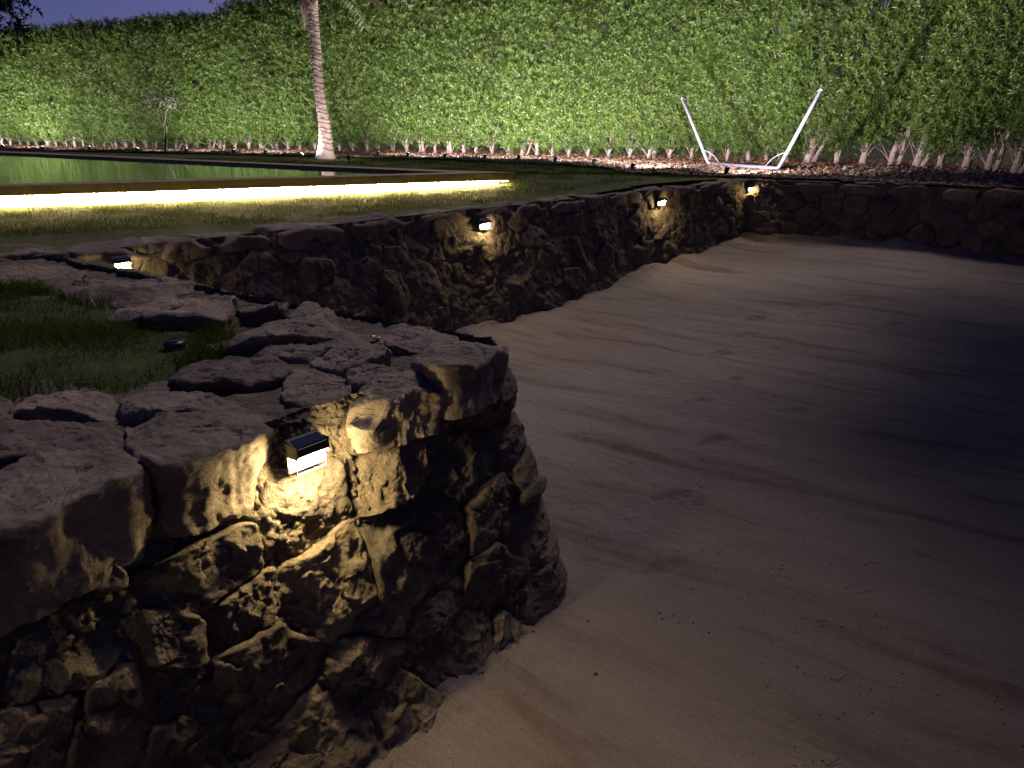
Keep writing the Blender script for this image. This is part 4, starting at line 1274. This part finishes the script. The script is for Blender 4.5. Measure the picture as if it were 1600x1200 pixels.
# ------------------------------------------------------------------ thin sapling
def sapling():
    b = at_z(258, 240); Y = b[1]
    root = empty("sapling", (b[0], b[1], 0)); tag(root, "thin dark nearly bare sapling silhouetted against the hedge behind the pool", "sapling")
    rg = np.random.default_rng(9)
    A = Acc(); B = Acc()
    def W(pts): return np.array([at_Y(x, y, Y) for x, y in pts])
    def br(pts, r0, r1):
        p = W(pts); L = np.linspace(0, 1, len(p)); q = np.linspace(0, 1, 14)
        c = np.stack([np.interp(q, L, p[:, i]) for i in range(3)], -1) ; c[:, 1] += rg.uniform(-.3, .3) * q
        tube(A, c, np.linspace(r0, r1, 14), 7); return c
    br([(258, 241), (257, 225), (255, 205), (254, 197)], .030, .024)
    tw = [br([(254, 197), (249, 185), (246, 170), (247, 155), (244, 147)], .02, .008), br([(254, 197), (258, 185), (258, 168), (260, 155), (262, 148)], .02, .008),
          br([(248, 182), (240, 170), (236, 160), (230, 155)], .012, .006), br([(258, 175), (266, 162), (272, 158)], .012, .006), br([(247, 165), (251, 152), (255, 146)], .010, .005)]
    for c in tw:
        for k in range(5):
            p = c[rg.integers(6, 14)]; d = nrm(np.array([[rg.normal(0, 1), rg.normal(0, .5), rg.uniform(.0, .6)]]))[0]
            L = rg.uniform(.15, .32); q = np.linspace(0, 1, 6)[:, None]
            cc = p + d * q * L + np.array([0, 0, -.12]) * q * q
            tube(A, cc, np.linspace(.006, .003, 6), 5)
            leaf_cloud(B, rg, cc[2:], nrm(np.tile(d, (4, 1)) + runit(rg, 4) * .5), 6, .09, .012, .10, 0, .4)
    A.v = [local(root, v) for v in A.v]; obj("trunk", A, M_TWIG, root)
    B.v = [local(root, v) for v in B.v]; obj("crown", B.mesh("crown", False), M_DARKLEAF, root)
sapling()

# ------------------------------------------------------------------ dark trees beyond the hedge
def dark_tree(px, py_top, Y, rx, rz, seed, label, n=900):
    rg = np.random.default_rng(seed)
    c = at_Y(px, py_top, Y); top = c[2]
    root = empty("tree", (c[0], Y, 0)); tag(root, label, "tree", "dark trees beyond the hedge")
    A = Acc(); zc = top - rz
    t = np.linspace(0, 1, 8)[:, None]
    pts = np.array([0, 0, 0]) * (1 - t) + np.array([.1, 0, zc]) * t; tube(A, pts, np.linspace(.16, .06, 8), 8)
    for k in range(9):
        a = k * 2.4; p0 = np.array([.05, 0, zc * rg.uniform(.6, .95)]); p1 = p0 + np.array([math.cos(a) * rx * .7, math.sin(a) * rx * .5, rg.uniform(.2, .8) * rz])
        tube(A, [p0 * (1 - q) + p1 * q + [0, 0, .2 * q * (1 - q)] for q in np.linspace(0, 1, 6)], np.linspace(.05, .012, 6), 6)
    obj("trunk", A, M_TWIG, root)
    B = Acc()
    cl = runit(rg, 26) * np.array([rx, rx * .8, rz]) * rg.uniform(.55, .95, (26, 1)) + [0, 0, zc]
    P = cl[rg.integers(0, 26, n)] + runit(rg, n) * rg.uniform(0, .42, (n, 1)) * [1, 1, .8]
    leaf_cloud(B, rg, P, nrm(P - [0, 0, zc - .3] + runit(rg, n) * .4), 10, .10, .022, .2)
    obj("crown", B.mesh("crown", False), M_DARKLEAF, root)
for a in [(20, 40, 27.8, 1.3, 1.2, 201, "low dark tree crown rising behind the left end of the hedge"),
          (395, 4, 27.5, 1.3, 1.3, 203, "dark tree top rising above the hedge left of the palm"),
          (455, -6, 27.0, 1.3, 1.4, 204, "dark tree top directly left of the palm crown"),
          (150, 33, 31.5, 1.5, 1.3, 205, "dim dark crown showing just over the hedge, second from the left"),
          (290, 32, 30, 1.3, 1.2, 206, "dim dark crown showing over the hedge above the bare sapling"),
          (545, -40, 26, 1.6, 2.0, 207, "dark tree filling the sky right of the palm crown")]:
    dark_tree(*a)

def side_tree(base, crown, rad, seed, label, n, leaf=(.11, .024), group=None, clusters=40):
    rg = np.random.default_rng(seed)
    root = empty("tree", (base[0], base[1], 0)); tag(root, label, "tree", group)
    base = np.array([base[0], base[1], 0.]); crown = np.array(crown, float)
    A = Acc(); t = np.linspace(0, 1, 12)[:, None]
    bend = base * (1 - t) ** 2 + 2 * t * (1 - t) * (base * .7 + crown * .3 + [0, 0, 2.0]) * 1 + crown * t ** 2
    tube(A, local(root, bend), np.linspace(.17, .05, 12), 10)
    for k in range(12):
        d = runit(rg, 1)[0] * rad * .8; p0 = bend[rg.integers(7, 12)]
        tube(A, local(root, [p0 * (1 - q) + (crown + d) * q + [0, 0, .3 * q * (1 - q)] for q in np.linspace(0, 1, 7)]), np.linspace(.04, .008, 7), 6)
    obj("trunk", A, M_TWIG, root)
    B = Acc(); m = clusters
    cl = crown + runit(rg, m) * rad * rg.uniform(.2, .95, (m, 1))
    P = cl[rg.integers(0, m, n)] + runit(rg, n) * rg.uniform(0, .30, (n, 1)) * rad
    leaf_cloud(B, rg, P, nrm(P - crown + runit(rg, n) * rad * .5), 10, leaf[0], leaf[1], .2)
    B.v = [local(root, v) for v in B.v]; obj("crown", B.mesh("crown", False), M_DARKLEAF, root)
c = at_Y(-62, -42, 13.0)
side_tree((c[0] - 2.2, 13.4), c, np.array([1.25, 1.1, 1.2]), 301, "black leafy branches of a tree at the upper left corner against the sky", 700)
side_tree((11.8, 5.2), (7.6, 5.6, 4.3), np.array([4.2, 5.6, 1.0]), 303, "unseen large tree added right of the sand pit to shade its right side", 12000, (.24, .08), clusters=160)  # added out of view as a blocker, darkens the right of the sand

back_sky_blockers()

# ------------------------------------------------------------------ hammock stand
def hammock():
    zb = .075
    L0, R0 = at_z(1107, 256, zb), at_z(1216, 263.5, zb)
    root = empty("hammock_stand", ((L0[0] + R0[0]) / 2, (L0[1] + R0[1]) / 2, 0)); tag(root, "empty white steel hammock stand on the gravel before the hedge", "hammock stand")
    def part(nm, polys, r=.026):
        A = Acc()
        for p, q in polys: tube(A, local(root, p), q, 14)
        return obj(nm, A, M_TUBE, root)
    ax = (R0 - L0); ax /= np.linalg.norm(ax)
    # arms rise in the vertical plane of the base bar, leaning outward
    def tip(px, py, base):
        # point on the ray that lies in the plane through the bar
        nrmv = np.array([ax[1], -ax[0], 0]); return at_plane(px, py, base, nrmv)
    LT, RT = tip(1067, 155, L0), tip(1283, 141, R0)
    def smooth(pts, k=.10, n=7):
        out = [pts[0]]
        for i in range(1, len(pts) - 1):
            a = pts[i - 1] - pts[i]; b = pts[i + 1] - pts[i]; a = a / np.linalg.norm(a) * k; b = b / np.linalg.norm(b) * k
            for t in np.linspace(0, 1, n): out.append((1 - t) ** 2 * (pts[i] + a) + 2 * t * (1 - t) * pts[i] + t * t * (pts[i] + b))
        out.append(pts[-1]); return np.array(out)
    part("base_bar", [(np.array([L0 + ax * .07, (L0 + R0) / 2, R0 - ax * .07]), .034)])
    for T_, B_, s in ((LT, L0, 1), (RT, R0, -1)):
        arm = part("arm", [(smooth([T_, B_, B_ + ax * s * .22], .08), .031)])
        u = (T_ - B_) / np.linalg.norm(T_ - B_)
        A = Acc(); tube(A, local(root, np.array([T_ - u * .005, T_ + u * .03])), .028, 12); 
        hook = [T_ - u * .02 + ax * s * .02 + (ax * s * .028 * math.cos(w) + np.array([0, 0, 1]) * .028 * math.sin(w)) for w in np.linspace(-2.5, 3.0, 14)]
        tube(A, local(root, np.array(hook)), .005, 6)
        h = obj("hook", A, M_TUBE, arm)
        # curved brace
        p0 = B_ + u * .30; p2 = B_ + ax * s * .32; p1 = B_ + u * .30 + ax * s * .25
        part("brace", [(np.array([(1 - t) ** 2 * p0 + 2 * t * (1 - t) * p1 + t * t * p2 for t in np.linspace(0, 1, 14)]), .010)])
    for B_, e in ((L0, (1076, 264.5)), (R0, (1168, 270))):
        E = at_z(e[0], e[1], .05); d = E - B_
        E2 = B_ - d * .75; E2[2] = .05
        f = part("foot", [(smooth([E, B_ - [0, 0, .035], E2], .1), .024)])
        A = Acc()
        for q in (E, E2): tube(A, local(root, np.array([q - d / np.linalg.norm(d) * .02 * (1 if q is E2 else -1) , q + d / np.linalg.norm(d) * .03 * (1 if q is E2 else -1)])), .028, 12)
        obj("end_cap", A, M_BLACK, f)
hammock()

# ------------------------------------------------------------------ loose things
b = at_z(275, 550); root = empty("garden_spotlight", (b[0], b[1], 0))
tag(root, "unlit black round spotlight sunk in the grass pocket", "spotlight")
A = Acc(); tube(A, [(0, 0, -.04), (0, 0, .0), (0, 0, .035), (0, 0, .045)], [.03, .034, .042, .038], 20); h = obj("lamp_head", A, M_BLACK, root)
A = Acc(); tube(A, [(0, 0, .0455), (0, 0, .048)], [.032, .030], 20); obj("lens", A, M_PANEL, h)
b = at_z(588, 529, .03)
A = Acc(); tube(A, [(math.cos(w) * .016, math.sin(w) * .016, .006) for w in np.linspace(0, 2 * math.pi, 20)], .0035, 6, caps=False)
tube(A, [(0, 0, 0), (0, 0, .005)], [.014, .014], 16)
o = obj("metal_cap", A, mat_simple("old_brass", (.55, .5, .3), .35, .9)); o.location = tuple(b)
tag(o, "tiny shiny metal ring cap lying on the coping slabs", "metal cap")
